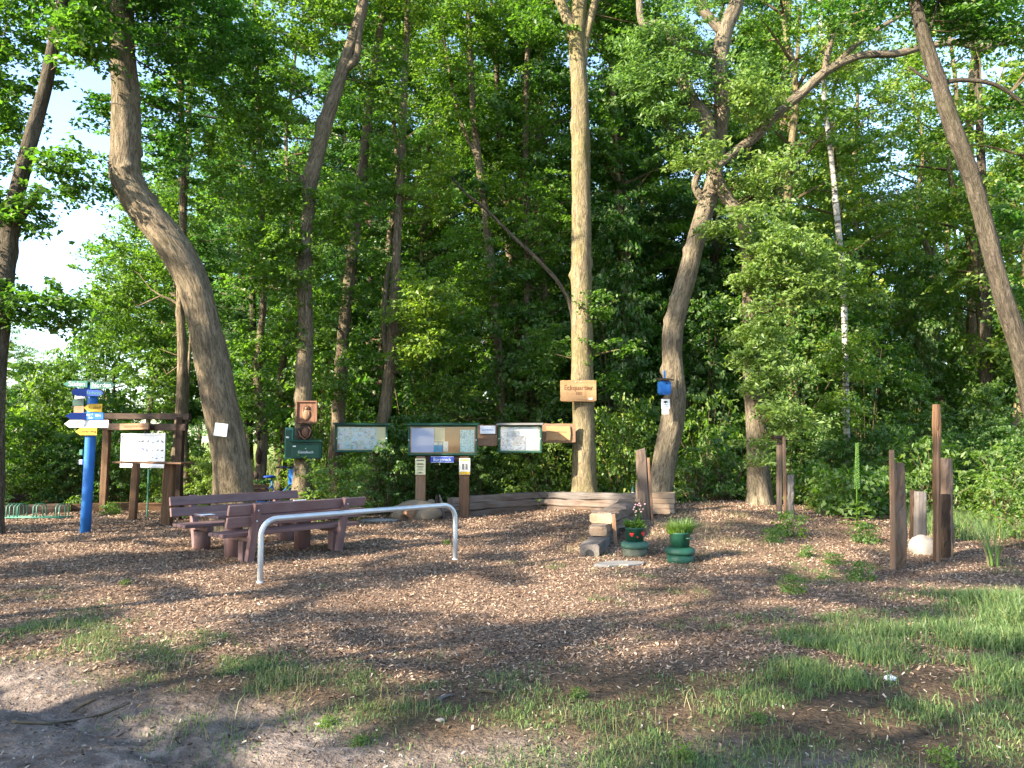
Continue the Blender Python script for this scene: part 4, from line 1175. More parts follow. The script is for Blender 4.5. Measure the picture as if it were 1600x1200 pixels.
hp = thing('header_plank', 'narrow orange-brown plank with a carved inscription, fixed on the lower beam above the bird chart', 'plank', Vector((_c.x, _c.y, P(224, 666.5, _c.y).z)), yawf)
B('plank', (0, 0, 0), (S_(78, 16.6) / math.cos(yawf) * .93, .03, S_(10, 16.6)), 'orange', hp)
text('Waldvögel in der Heide', .085, MT['burnt'], hp, (0, -.0165, 0), sx=1.05)
cb = thing('bird_chart', 'white chart with rows of small birds in a grey metal frame below the header plank', 'chart', P(224, 704, 16.4), yawf * .6)
cw, chh = S_(84, 16.4) / math.cos(yawf * .6), S_(51, 16.4)
B('panel', (0, 0, 0), (cw, .015, chh), 'paper', cb)
for (c, d) in [((0, -.012, chh / 2), (cw + .04, .03, .03)), ((0, -.012, -chh / 2), (cw + .04, .03, .03)), ((-cw / 2, -.012, 0), (.03, .028, chh - .032)), ((cw / 2, -.012, 0), (.03, .028, chh - .032))]:
    B('frame', c, d, 'steel', cb)
B('title_strip', (-cw * .36, -.0095, chh * .42), (cw * .24, .003, .03), 'green2', cb, ch=.0005)
R_ = random.Random(3)
for row in range(3):
    for i in range(9):
        m = MB(); cx = -cw * .43 + cw * .86 * i / 8 + R_.uniform(-.02, .02); cz = chh * (.26 - .24 * row) + R_.uniform(-.02, .02)
        s = R_.uniform(.018, .034); fl = R_.choice((-1, 1)); tl = R_.uniform(-.5, .5)
        o_ = [(-1, .1), (-.3, .45), (.3, .35), (.6, .7), (.95, .6), (1.15, .4), (.9, .3), (.6, -.1), (.1, -.35), (-.4, -.2), (-1.3, -.35)]
        o_ = [(cx + fl * s * (x * math.cos(tl) - z * math.sin(tl)), cz + s * (x * math.sin(tl) + z * math.cos(tl))) for x, z in o_]
        m.prism(o_ if fl > 0 else o_[::-1], -.0115, -.008); m.build('bird_picture', MT[R_.choice(['black', 'dwood', 'ink_blue', 'burnt', 'black'])], cb)
mb = MB(); mb.tube([Vector((.14, .03, -chh / 2 + .1)), Vector((.14, .03, -(P(224, 704, 16.4).z) - .02))], .018, 8); mb.build('support_pole', MT['green2'], cb)

a = G(207, 813); b_ = G(260, 820)
t = thing('shelf_table', 'high narrow wooden shelf on two square brown posts in front of the bird chart', 'table', (a + b_) / 2)
zt = P(240, 723, 15.2).z
wbeam('leg', a - Vector((0, 0, .05)), Vector((a.x + .04, a.y, zt - .02)), .135, .12, 'post', t, FY)
wbeam('leg', b_ - Vector((0, 0, .05)), Vector((b_.x + .04, b_.y, zt - .02)), .2, .15, 'post', t, FY)
wbeam('shelf', Vector((P(186, 722, 15.6).x, 15.6, zt)), Vector((P(293, 722, 14.9).x, 14.9, zt)), .34, .04, 'post', t, ch=.006, amp=.003)

# ------------------------------------------------------------------ log edging and bicycle rack at far left
t = thing('log_edging', 'low weathered timber edging along the back left of the clearing', 'edging', G(140, 797))
for (x0, y0, x1, y1, s, mt) in [(-60, 806, 108, 800, .20, 'old'), (112, 799, 262, 796, .19, 'post'), (-60, 800, 60, 795, .16, 'dwood'), (262, 797, 345, 795, .16, 'old')]:
    p, q = G(x0, y0), G(x1, y1)
    zz = .20 if mt == 'dwood' else 0
    wbeam('log', p + Vector((0, .25 if zz else 0, s / 2 - .02 + zz)), q + Vector((0, .25 if zz else 0, s / 2 - .02 + zz)), s * 1.2, s, mt, t, amp=.02)
t = thing('bicycle_rack', 'low green metal bicycle rack with paired hoops standing against the log edging', 'bicycle rack', G(55, 812))
r0 = t.location
for i, px in enumerate([8, 22, 54, 86]):
    p = G(px, 812) - r0
    for d in (-.035, .035):
        m = MB(); m.tube([(p.x + d, 0, 0), (p.x + d, 0, .26), (p.x + d + .01, .06, .31), (p.x + d + .02, .22, .31), (p.x + d + .03, .28, .26), (p.x + d + .03, .28, 0)], .012, 7)
        m.build('hoop', MT['green2'], t, True)
x0_ = (G(8, 812) - r0).x - .2; x1_ = (G(86, 812) - r0).x + .15
for yy in (.0, .28):
    m = MB(); m.tube([(x0_, yy, .04), (x1_, yy, .04)], .014, 7); m.build('rail', MT['green2'], t, True)

# ------------------------------------------------------------------ picnic benches and table (local frame: x along, +y away)
AX = math.atan2(.75, .66)
def bench(name, label, origin, face, legs_round):
    """face=-1: seat on the near side (backrest far), face=+1: seat on the far side"""
    t = thing(name, label, 'bench', (origin[0], origin[1], h1(*origin)), AX)
    f = face
    for i in range(3):
        B('seat_plank', (0, f * (.11 + i * .135), .375), (2.2, .12, .05), 'plastic', t, ch=.006)
    tilt = -f * rad(14) * -1
    for z, i in ((.555, 0), (.715, 1)):
        B('backrest_plank', (0, -f * (.035 + (z - .4) * .25) + f * .045, z), (2.2, .042, .135), 'plastic', t, RX(f * rad(14)), .006)
    for sx in (-.72, .72):
        m = MB(); m.box((sx, -f * .04, .38), (.10, .085, .84), RX(f * rad(13)), .006); m.build('upright', MT['plastic'], t)
        for zz in (.56, .70):
            m = MB(); m.lathe([(.011, 0), (.012, .005), (.007, .009)], (0, 0, 0), 8)
            yy = -f * (.04 + (zz - .38) * .23 + .047)
            m.v = [(x + sx, yy - f * z, y + zz) for x, y, z in m.v]; m.build('bolt', MT['steel'], t)
        B('bracket', (sx + .002, f * .2, .315), (.105, .5, .07), 'plastic', t, ch=.006)
        if legs_round:
            m = MB(); m.lathe([(.118, -.05), (.118, .26), (.112, .278)], (sx, f * .22, 0), 24)
            o = m.build('leg', MT['plastic'], t)
            for p_ in o.data.polygons: p_.use_smooth = len(p_.vertices) == 4
        else:
            B('leg', (sx, f * .17, .13), (.12, .12, .31), 'plastic', t, ch=.006)
    return t
t = bench('picnic_bench', 'nearer brown plank bench seen from behind, backrest towards the viewer', (-3.0, 10.98), +1, False)
o = B('label_plate', (-.05, -.10, .795), (.2, .03, .012), 'white', t)
t2 = bench('picnic_bench', 'farther brown plank bench facing the viewer beyond the table', (-4.33, 12.42), -1, True)
t = thing('picnic_table', 'low brown plank table with thick round legs between the two benches', 'table', (-3.53, 11.38, h1(-3.53, 11.38)), AX)
for i in range(4):
    B('tabletop_plank', (0, -.255 + i * .17, .585), (1.95, .16, .045), 'plastic', t, ch=.006)
for sx in (-.56, .56):
    m = MB(); m.lathe([(.122, -.05), (.122, .56)], (sx, 0, 0), 26); o = m.build('leg', MT['plastic'], t)
    for p_ in o.data.polygons: p_.use_smooth = len(p_.vertices) == 4
o = thing('tabletop_highlight', 'white highlight on the left end of the picnic table, made as a thin sheet', 'paper', t.location + Vector((-.62, -.78, .612)), AX)
B('sheet', (0, 0, 0), (.2, .14, .002), 'paper', o, ch=.0005)  # white sheet stands in for the bright highlight on the plastic tabletop

# ------------------------------------------------------------------ steel barrier
a = G(406, 911); c = G(711, 875)
t = thing('steel_barrier', 'bent galvanised steel tube barrier standing in front of the benches', 'barrier', (a + c) / 2)
dz = (c - a); dz.z = 0; dz.normalize()
zt = .735; rb = .19
def cornerpts(p, d, z):
    out = []
    for i in range(9):
        g = math.pi / 2 * i / 8
        out.append(Vector((p.x, p.y, 0)) + d * (rb * (1 - math.cos(g))) + Vector((0, 0, z - rb + rb * math.sin(g))))
    return out
zA, zC = a.z + .72, c.z + .745
pts = [a - Vector((0, 0, .1)), Vector((a.x, a.y, a.z + .3))] + cornerpts(a, dz, zA) + [a.lerp(c, .5) + Vector((0, 0, .735 + .0))] + cornerpts(c, -dz, zC)[::-1] + [Vector((c.x, c.y, c.z + .3)), c - Vector((0, 0, .1))]
mb = MB(); mb.tube(pts, .032, 18); mb.build('bent_tube', MT['steel'], t, True, world=True)
for q in (a, c):
    m = MB(); m.lathe([(.045, -.02), (.043, .012), (.034, .016)], q - t.location, 16); m.build('ground_collar', MT['steel'], t, True)

# ------------------------------------------------------------------ things on the trunks
t = thing('paper_notice', 'blank white sheet pinned to the big bending trunk', 'notice', P(345, 671.5, 13.62), 0.05)
B('sheet', (0, 0, 0), (S_(20, 13.6), .004, S_(20, 13.6)), 'paper', t, RY(rad(7)), .0005)
for sx in (-.09, .09):
    m = MB(); m.lathe([(.005, -.002), (.006, .006)], (0, 0, 0), 8)
    m.v = [(x + sx, -.006 - z, y + .09) for x, y, z in m.v]; m.build('pin', MT['steel'], t)

YA = 15.98
t = thing('relief_picture', 'framed carved wood relief of a hooded figure on the mailbox trunk, uppermost', 'carving', P(479.5, 644, YA))
w, h = S_(31, YA), S_(33, YA)
B('back_panel', (0, .0, 0), (w, .02, h), 'carved', t)
for (c_, d_) in [((0, -.02, h / 2), (w + .02, .045, .03)), ((0, -.02, -h / 2), (w + .02, .045, .03)), ((-w / 2, -.02, 0), (.03, .043, h - .032)), ((w / 2, -.02, 0), (.03, .043, h - .032))]:
    B('frame', c_, d_, 'carved', t)
m = MB()
m.blob((-.01, -.018, .08), (.038, .03, .045), 1, 14, 9, .06); m.blob((-.01, -.015, -.06), (.075, .035, .12), 2, 14, 9, .1)
m.blob((-.075, -.02, -.02), (.022, .02, .075), 3, 10, 7, .1); m.blob((.05, -.02, -.04), (.022, .02, .075), 4, 10, 7, .1)
m.build('carved_figure', MT['orange'], t, True)
m = MB(); m.prism([(-.06, .06), (-.045, .135), (-.01, .155), (.03, .13), (.045, .05), (.02, .11), (-.01, .125), (-.04, .1)], -.045, -.01); m.build('carved_hood', MT['carved'], t)
t = thing('carved_mask', 'round dark carved face with thick hair between the relief picture and the mailbox', 'carving', P(477, 675, YA))
m = MB(); m.blob((0, .01, .0), (.145, .06, .165), 5, 18, 11, .2); m.build('hair', MT['dwood'], t, True)
m = MB(); m.blob((.01, -.035, -.005), (.07, .045, .10), 6, 16, 11, .05); m.blob((.01, -.082, -.01), (.012, .016, .028), 7, 8, 6, .05)
m.build('face', MT['carved'], t, True)
for sx in (-.02, .04):
    m = MB(); m.blob((sx, -.072, .022), (.012, .008, .007), 8, 8, 6, .02); m.build('eye', MT['black'], t, True)
m = MB(); m.box((.01, -.078, -.052), (.04, .01, .008)); m.build('mouth', MT['black'], t)
m = MB(); m.tube([(-.125, -.03, .03), (-.09, -.05, -.08), (.01, -.06, -.155), (.09, -.05, -.08), (.125, -.03, .04), (.07, -.05, .11)], .016, 8); m.build('braid', MT['carved'], t, True)

t = thing('mailbox', 'dark green metal mailbox with a sloping lid on the trunk, white lettering on its door', 'mailbox', P(479.5, 703, 15.93))
w, h = S_(46, 15.9), S_(27, 15.9)
B('body', (0, 0, -.01), (w, .16, h - .02), 'green', t, ch=.008)
B('lid', (0, -.012, h / 2 + .012), (w + .05, .22, .028), 'green', t, RX(rad(7)), .008)
B('door', (0, -.086, -.03), (w - .05, .014, h - .1), 'green', t)
B('slot_flap', (0, -.086, h / 2 - .045), (w - .08, .012, .03), 'dgreen', t)
m = MB(); m.lathe([(.012, 0), (.012, .01)], (0, 0, 0), 10); m.v = [(x, -.094 - z, y + .03) for x, y, z in m.v]; m.build('lock', MT['steel'], t)
text('Gästebuch', .075, MT['white'], t, (0, -.0945, -.045))
B('sticker', (-w / 2 + .07, -.0955, .075), (.06, .003, .024), 'white', t, ch=.0004)
t = thing('flyer_dispenser', 'tall narrow green metal box beside the mailbox on the same trunk', 'box', P(452.5, 692.5, 15.98))
B('body', (0, 0, 0), (S_(12.5, 16), .14, S_(49, 16)), 'green2', t, ch=.006)
B('door_panel', (0, -.074, -.01), (S_(9, 16), .008, S_(43, 16)), 'green', t)
m = MB(); m.blob((-.02, -.085, .12), (.035, .012, .02), 3, 8, 6, .2); m.build('sticker', MT['white'], t, True)
for (py, lb, s_) in [(676, 'upper dark wood mask hanging on the slim crooked tree', .9), (712, 'lower long dark wood mask hanging on the slim crooked tree', 1.0)]:
    t = thing('wood_mask', lb, 'mask', P(404, py, 17.82))
    m = MB(); m.blob((0, 0, 0), (.075 * s_, .05, .20 * s_), int(py), 14, 11, .15); m.build('face', MT['dwood'], t, True)
    m = MB(); m.blob((0, -.055, -.01), (.016, .022, .06), 9, 8, 6, .05); m.build('nose', MT['dwood'], t, True)
    for sx in (-.03, .03):
        m = MB(); m.blob((sx, -.042, .05), (.014, .012, .01), 8, 8, 6, .02); m.build('eye', MT['black'], t, True)
t = thing('carved_sign', 'wide honey-coloured wooden board with engraved lettering nailed across the straight trunk', 'sign', P(903.5, 611, 16.98), 0)
w, h = S_(56, 17), S_(33.5, 17)
m = MB(); rough_beam(m, Vector((-w / 2, 0, 0)), Vector((w / 2, 0, 0)), .045, h, .008, .008, 12); m.build('board', MT['honey'], t)
text('Eckquartier', .155, MT['burnt'], t, (-.0, -.027, .07), sx=.88, extrude=.003)
text('100', .10, MT['burnt'], t, (.01, -.027, -.06), extrude=.003)
m = MB(); m.box((.27, -.027, -.17), (.08, .004, .035), ch=.001); m.build('name_plate', MT['white'], t)
for sx in (-.05, .06):
    m = MB(); m.lathe([(.009, 0), (.011, .004), (.006, .008)], (0, 0, 0), 8); m.v = [(x + sx, -.024 - z, y + .2) for x, y, z in m.v]; m.build('nail', MT['steel'], t)

t = thing('nest_box', 'bright blue wooden nest box with a sloping roof on the leaning oak', 'nest box', P(1038, 604, 15.48), rad(14))
w, h = .21, .33
m = MB(); m.prism([(-w / 2, h * .28), (-w / 2, -h * .38), (-w * .32, -h * .5), (w * .32, -h * .5), (w / 2, -h * .38), (w / 2, h * .28), (.0, h * .42)], -.09, .09)
m.build('body', MT['blue'], t)
B('roof_board', (-.0, -.02, h * .44), (.29, .27, .022), 'dwood', t, RX(rad(10)))
B('front_panel', (0, -.097, -.02), (w * .8, .012, h * .6), 'blue', t)
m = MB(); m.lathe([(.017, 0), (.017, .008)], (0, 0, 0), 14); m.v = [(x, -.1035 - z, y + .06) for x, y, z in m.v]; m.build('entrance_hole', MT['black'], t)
B('hanging_batten', (.06, .11, .12), (.035, .02, .42), 'blue', t)
t = thing('notice_card', 'white card with a small dark bird mark below the nest box, upper of two', 'notice', P(1040, 631, 15.60), rad(10))
B('card', (0, 0, 0), (S_(14, 15.6), .006, S_(15, 15.6)), 'paper', t, ch=.0008)
m = MB(); m.prism([(-.05, .03), (-.02, .06), (.03, .055), (.05, .02), (.02, .03), (.0, .01)], -.006, -.003); m.build('bird_mark', MT['black'], t)
text('NABU', .03, MT['black'], t, (0, -.0045, -.02)); text('Wohnung frei', .018, MT['black'], t, (0, -.0045, -.055))
t = thing('notice_card', 'smaller white card with fine print hanging under the bird-mark card', 'notice', P(1039.5, 642, 15.61), rad(10))
B('card', (0, 0, 0), (S_(11, 15.6), .005, S_(10, 15.6)), 'paper', t, ch=.0008)
text('Bitte nicht', .02, MT['black'], t, (0, -.004, .02)); text('stören', .02, MT['black'], t, (0, -.004, -.01))

# ------------------------------------------------------------------ bicycle planter
bb = Vector((P(438, 740, 16.7).x, 16.7, 0)); bb.z = h1(bb.x, bb.y)
t = thing('bicycle', 'old blue bicycle used as decoration behind the benches, a basket on its front', 'bicycle', bb, math.atan2(.55, .62))
def ring(c, R, r, n=28, k=7):
    m = MB(); vs = []; fs = []
    for i in range(n):
        g = 2 * math.pi * i / n
        for j in range(k):
            q = 2 * math.pi * j / k; rr_ = R + r * math.cos(q)
            vs.append((c[0] + rr_ * math.cos(g), c[1] + r * math.sin(q), c[2] + rr_ * math.sin(g)))
    for i in range(n):
        for j in range(k):
            fs.append((i * k + j, ((i + 1) % n) * k + j, ((i + 1) % n) * k + (j + 1) % k, i * k + (j + 1) % k))
    m.add(vs, fs); return m
for cx in (-.52, .52):
    wh = ring((cx, 0, .33), .315, .018).build('wheel', MT['rubber'], t, True)
    ring((cx, 0, .33), .292, .01).build('rim', MT['steel'], wh, True)
    for s_ in range(12):
        g = s_ * math.pi / 6; m = MB(); m.tube([(cx, 0, .33), (cx + .29 * math.cos(g), 0, .33 + .29 * math.sin(g))], .0025, 4); m.build('spoke', MT['steel'], wh)
m = MB()
for a_, b2 in [((-.52, .04, .33), (-.1, 0, .3)), ((-.52, .04, .33), (-.17, 0, .66)), ((-.52, -.04, .33), (-.1, 0, .3)), ((-.52, -.04, .33), (-.17, 0, .66)), ((-.1, 0, .3), (-.2, 0, .78)), ((-.1, 0, .3), (.36, 0, .66)), ((-.1, 0, .38), (.37, 0, .76)), ((.36, 0, .62), (.32, 0, .9))]:
    m.tube([a_, b2], .016, 8)
m.build('frame', MT['blue'], t, True)
m = MB(); m.tube([(.35, .035, .66), (.44, .05, .5), (.52, .05, .33)], .012, 7); m.build('fork_blade', MT['blue'], t, True)
m = MB(); m.tube([(.35, -.035, .66), (.44, -.05, .5), (.52, -.05, .33)], .012, 7); m.build('fork_blade', MT['blue'], t, True)
m = MB(); m.blob((-.24, 0, .84), (.14, .09, .035), 2, 16, 8, .05); m.build('saddle', MT['blue2'], t, True)
m = MB(); m.tube([(.1, .28, 1.03), (.2, .27, 1.04), (.31, .16, 1.0), (.32, 0, .97), (.31, -.16, 1.0), (.2, -.27, 1.04), (.1, -.28, 1.03)], .012, 8); hb = m.build('handlebar', MT['blue2'], t, True)
for sy in (-.28, .28):
    m = MB(); m.tube([(.03, sy, 1.03), (.12, sy, 1.03)], .018, 8); m.build('grip', MT['rubber'], hb, True)
m = MB(); m.tube([(.32, 0, .88), (.32, 0, .98)], .014, 8); m.build('stem', MT['blue2'], t, True)
m = MB(); m.box((.33, .03, .82), (.16, .26, .34), ch=.02); m.build('basket', MT['blue'], t)
cs = np.array([(.33 + random.uniform(-.08, .08), random.uniform(-.13, .13), .99) for _ in range(8)])
leaf_obj('basket_plant', [leaf_arrays(cs, np.full(8, .06), 30, .03, 5, flat=.6)], MT['leaf_b'], None).parent = t
t = thing('wooden_crate', 'brown slatted plant crate left of the blue saddle behind the benches', 'crate', (P(405, 757, 14.7).x, 14.7, h1(P(405, 757, 14.7).x, 14.7)), .3)
for z in (.60, .68, .76):
    for sy in (-.13, .13): B('slat', (0, sy, z), (.34, .014, .06), 'post', t)
    for sx in (-.172, .172): B('slat', (sx, 0, z), (.014, .24, .06), 'post', t)
for sx in (-.13, .13):
    for sy in (-.1, .1): B('leg', (sx, sy, .39), (.04, .04, .8), 'dwood', t)
B('bottom_board', (0, 0, .575), (.3, .2, .012), 'post', t)
cs = np.array([(random.uniform(-.13, .13), random.uniform(-.09, .09), .84) for _ in range(12)])
leaf_obj('plant', [leaf_arrays(cs, np.full(12, .07), 30, .035, 6, flat=.8)], MT['leaf_e'], None).parent = t
m = MB(); m.blob((-.06, 0, .96), (.06, .05, .07), 4, 12, 8, .15); m.build('carved_head', MT['dwood'], t, True)
# ------------------------------------------------------------------ glazed notice cases
def case(name, label, px0, px1, py0, py1, Y, yaw, depth, lidmat='dgreen', bodymat='green'):
    c = P((px0 + px1) / 2, (py0 + py1) / 2, Y)
    w = S_(px1 - px0, Y) / math.cos(yaw) * (.985 if yaw == 0 else .93); h = S_(py1 - py0, Y)
    t = thing(name, label, 'notice board', c, yaw)
    D = depth
    B('back_panel', (0, D / 2 - .01, 0), (w - .002, .02, h - .002), bodymat, t)
    for (cc, dd) in [((0, 0, h / 2 - .02), (w, D, .04)), ((0, 0, -h / 2 + .02), (w, D, .04)), ((-w / 2 + .02, 0, 0), (.04, D - .002, h - .082)), ((w / 2 - .02, 0, 0), (.04, D - .002, h - .082))]:
        B('frame', cc, dd, bodymat, t, ch=.004)
    B('lid', (0, -.03, h / 2 + .018), (w + .09, D + .1, .03), lidmat, t, RX(rad(6)), .006)
    B('pane', (0, -D / 2 + .012, 0), (w - .082, .004, h - .082), 'glass', t, ch=.0005)
    for sx in (-1, 1):
        m = MB(); m.lathe([(.014, 0), (.014, .014), (.009, .018)], (0, 0, 0), 10); m.v = [(x + sx * (w / 2 - .02), -D / 2 - z - .001, y) for x, y, z in m.v]; m.build('lock', MT['steel'], t)
    return t, w, h, -D / 2 + .045
R_ = random.Random(9)
# photo board (left)
t, w, h, yb = case('notice_board', 'dark green glazed case packed with small bluish photographs, leftmost of the three cases', 524, 605, 664, 706, 16.6, rad(20), .16)
iw, ih = w - .10, h - .10
B('pin_board', (0, yb, 0), (iw + .02, .006, ih + .02), 'cream', t, ch=.0005)
for r_i in range(5):
    for c_i in range(7):
        if c_i == 6 and R_.random() < .5: continue
        cx = -iw / 2 + .075 + c_i * (iw - .05) / 7 + R_.uniform(-.008, .008); cz = ih / 2 - .05 - r_i * (ih) / 5.1 + R_.uniform(-.008, .008)
        B('photograph', (cx, yb - .006 - R_.random() * .003, cz), ((iw - .05) / 7 - .004, .002, ih / 5.1 - .004), 'photo', t, RY(R_.uniform(-.03, .03)), .0004)
B('red_card', (-iw / 2 + .02, yb - .011, -ih / 2 + .07), (.035, .002, .1), 'pink', t, ch=.0004)
# big case (middle) on two posts
CY = 16.4
t, w, h, yb = case('notice_board', 'widest green glazed case with pale blue sheet, flyers and bare cork, on two posts', 637.5, 746.5, 664, 711, CY, 0.0, .15, 'green')
iw, ih = w - .10, h - .10
B('pin_board', (0, yb, 0), (iw + .02, .006, ih + .02), 'cork', t, ch=.0005)
def sheet(x0, x1, z0, z1, mat, name='poster', dy=.006):
    return B(name, ((x0 + x1) / 2 * iw - iw / 2, yb - dy, ih / 2 - (z0 + z1) / 2 * ih), ((x1 - x0) * iw, .002, (z1 - z0) * ih), mat, t, ch=.0004)
sheet(.01, .365, .02, .98, 'lilac'); sheet(.372, .53, .02, .56, 'cream'); sheet(.36, .425, .58, .97, 'cyan', 'flyer', .009); sheet(.432, .498, .58, .97, 'cyan', 'flyer', .009); sheet(.508, .585, .56, .95, 'flyer', 'flyer', .009)
for x_ in (.36, .432): sheet(x_ + .003, x_ + .063, .585, .70, 'flyer', 'flyer_heading', .012)
sheet(.77, .99, .1, .98, 'map', 'map', .009)
for i in range(5): sheet(.38 + .03 * i, .384 + .03 * i, .05, .5, 'orange', 'rule_line', .0085)
t = thing('board_posts', 'pair of square brown posts with a cross rail carrying the widest green case', 'posts', (P(691, 790, CY + .02).x, CY + .02, h1(P(691, 790, CY).x, CY)))
for px in (657, 725.5):
    x_ = P(px, 790, CY + .02).x
    wbeam('post', Vector((x_, CY + .02, h1(x_, CY) - .1)), Vector((x_, CY + .02, P(690, 713, CY).z)), S_(15.5, CY), .15, 'orange' if px < 700 else 'post', t, FY, amp=.004)
zr = P(690, 717, CY).z
B('cross_rail', (0, .012, zr - t.location.z), (S_(53, CY), .1, S_(11, CY)), 'dwood', t)
tb = thing('enamel_sign', 'small dark blue street-name style sign with white gothic lettering under the widest case', 'sign', P(691, 718, CY - .09))
B('plate', (0, 0, 0), (S_(36, CY), .012, S_(9.5, CY)), 'ink_blue', tb)
for (c_, d_) in [((0, -.007, .058), (S_(35, CY), .003, .006)), ((0, -.007, -.058), (S_(35, CY), .003, .006))]: B('border_line', c_, d_, 'white', tb, ch=.0004)
text('Bürgereck', .105, MT['white'], tb, (0, -.0075, -.002), sx=.86)
tb = thing('poster', 'cream information sheet on the left board post', 'poster', P(656.8, 729, CY - .085))
B('sheet', (0, 0, 0), (S_(16, CY), .006, S_(25, CY)), 'cream', tb, ch=.001)
for i, (wd, z) in enumerate([(.16, .13), (.12, .06), (.15, .045), (.14, -.0), (.1, -.03), (.12, -.07), (.06, -.12), (.13, -.135)]):
    B('text_line', (0, -.0045, z), (wd, .002, .011 if i else .018), 'black', tb, ch=.0004)
tb = thing('poster', 'white and yellow information sheet with a dark picture on the right board post', 'poster', P(726, 729, CY - .085))
B('sheet', (0, 0, 0), (S_(17, CY), .006, S_(25, CY)), 'flyer', tb, ch=.001)
B('yellow_footer', (0, -.0045, -.135), (S_(16.4, CY), .003, .06), 'yellow', tb, ch=.0004)
for sx in (-.03, .04): B('picture', (sx, -.0045, .0), (.05, .003, .13), 'slab', tb, ch=.0004)
B('heading', (0, -.0045, .135), (.18, .003, .03), 'yellow', tb, ch=.0004)
# right case
t, w, h, yb = case('notice_board', 'rightmost green glazed case full of whitish pages and small dark pictures', 777, 849, 664, 707, 16.7, rad(-9), .13, 'slab')
iw, ih = w - .10, h - .10
B('pin_board', (0, yb, 0), (iw + .02, .006, ih + .02), 'flyer', t, ch=.0005)
for r_i in range(5):
    for c_i in range(6):
        cx = -iw / 2 + .07 + c_i * (iw - .02) / 6 + R_.uniform(-.01, .01); cz = ih / 2 - .05 - r_i * ih / 5.1 + R_.uniform(-.01, .01)
        B('page', (cx, yb - .006 - R_.random() * .003, cz), ((iw - .02) / 6 - .005, .002, ih / 5.1 - .005), 'photo2' if c_i < 4 and r_i else 'paper', t, RY(R_.uniform(-.03, .03)), .0004)
# planks between the cases and the trunk
def board_thing(name, label, px0, px1, py0, py1, Y, mat, yaw=0, th=.04, cat='board'):
    c = P((px0 + px1) / 2, (py0 + py1) / 2, Y)
    t = thing(name, label, cat, c, yaw)
    w = S_(px1 - px0, Y); h = S_(py1 - py0, Y)
    m = MB(); rough_beam(m, Vector((-w / 2, 0, 0)), Vector((w / 2, 0, 0)), th, h, .01, .008, 8); m.build('board', MT[mat], t)
    return t, w, h
t, w, h = board_thing('wooden_board', 'short orange wooden board between the widest and the rightmost case', 746, 777, 664, 697, 16.85, 'orange')
t, w, h = board_thing('wooden_board', 'orange wooden board spanning from the rightmost case to the straight trunk', 846, 899, 662, 692, 16.95, 'orange')
m = MB(); m.prism([(-.27, .155), (-.1, .165), (.05, .15), (.25, .158), (.262, 0), (.25, -.15), (.1, -.16), (-.02, -.145), (-.2, -.155), (-.285, -.165), (-.262, 0)][::-1], -.05, -.022); m.build('scroll_panel', MT['cork'], t)
text('Herzlich willkommen', .045, MT['orange'], t, (-.01, -.051, .03)); text('am Eck', .045, MT['orange'], t, (-.01, -.051, -.04))
t = thing('white_sign', 'small white sign with blue lettering on the short orange board', 'sign', P(762, 671.5, 16.8))
B('plate', (0, 0, 0), (S_(24, 16.8), .01, S_(12.5, 16.8)), 'white', t)
text('Spendenbox', .05, MT['ink_blue'], t, (0, -.006, 0))
# ------------------------------------------------------------------ sleeper walls
C1 = Vector((.62, 17.7, 0)); L1 = Vector((-2.15, 15.75, 0)); C2 = Vector((2.55, 15.35, 0))
def wall_run(t, p, q, n, h, w, trims, mats, z0=0):
    d = (q - p); L = d.length; d.normalize()
    for i in range(n):
        a0, a1 = trims[i]
        s = p + d * a0; e = p + d * (L - a1)
        s = Vector((s.x, s.y, z0 + h * (i + .5) + h1(s.x, s.y) * .6)); e = Vector((e.x, e.y, z0 + h * (i + .5) + h1(e.x, e.y) * .6))
        jj = Vector((d.y, -d.x, 0)) * random.uniform(-.025, .025)
        wbeam('log', s + jj, e + jj, w, h * .96, mats[i], t, ch=.02, amp=.018, seg=14)
t = thing('sleeper_wall', 'three-high wall of weathered sleepers along the back left of the mulch, behind the barrier', 'log wall', (L1 + C1) / 2)
wall_run(t, L1, C1, 3, .15, .24, [(-.1, .05), (.15, .12), (1.05, .06)], ['old', 'sleeper', 'sleeper'], -.02)
wbeam('end_stub', Vector((-2.1, 15.62, .11)), Vector((-2.0, 15.7, .30)), .18, .2, 'orange', t, amp=.01)
t = thing('sleeper_wall', 'three-high wall of grey sleepers in front of the straight trunk', 'log wall', (C1 + C2) / 2)
wall_run(t, C1 + Vector((.05, 0, 0)), C2, 3, .15, .24, [(.1, .0), (.04, .0), (-.05, .0)], ['old', 'sleeper', 'grey'], -.02)
A3 = Vector((2.42, 15.1, 0)); 
t = thing('sleeper_wall', 'stepped stack of sleepers with pale cut ends running towards the viewer by the pots', 'log wall', Vector((1.7, 12.9, 0)))
e0, e1, e2 = G(921, 869), G(937, 850), G(940, 850)
e1 = P(935, 832, 11.75); e2 = P(940, 814, 12.0)
wbeam('log', Vector((e0.x, e0.y, .09)), Vector((e0.x + .62, e0.y + 2.3, .09)), .30, .175, 'grey', t, ch=.02, amp=.014, seg=10)
wbeam('log', Vector((e1.x, e1.y, .255)), Vector((A3.x, A3.y, .26)), .30, .165, 'sleeper', t, ch=.03, amp=.036, seg=14)
wbeam('log', Vector((e2.x, e2.y, .42)), Vector((A3.x, A3.y, .42)), .40, .18, 'sleeper', t, ch=.04, amp=.036, seg=14)
for (e, z, w_, h_) in ((e1, .255, .27, .14), (e2, .42, .37, .155)):
    d = (A3 - e); d.z = 0; d.normalize()
    wbeam('cut_end', Vector((e.x, e.y, z)) - d * .012, Vector((e.x, e.y, z)) + d * .02, w_, h_, 'sleeper_cut', t, ch=.03, amp=.012, seg=2)
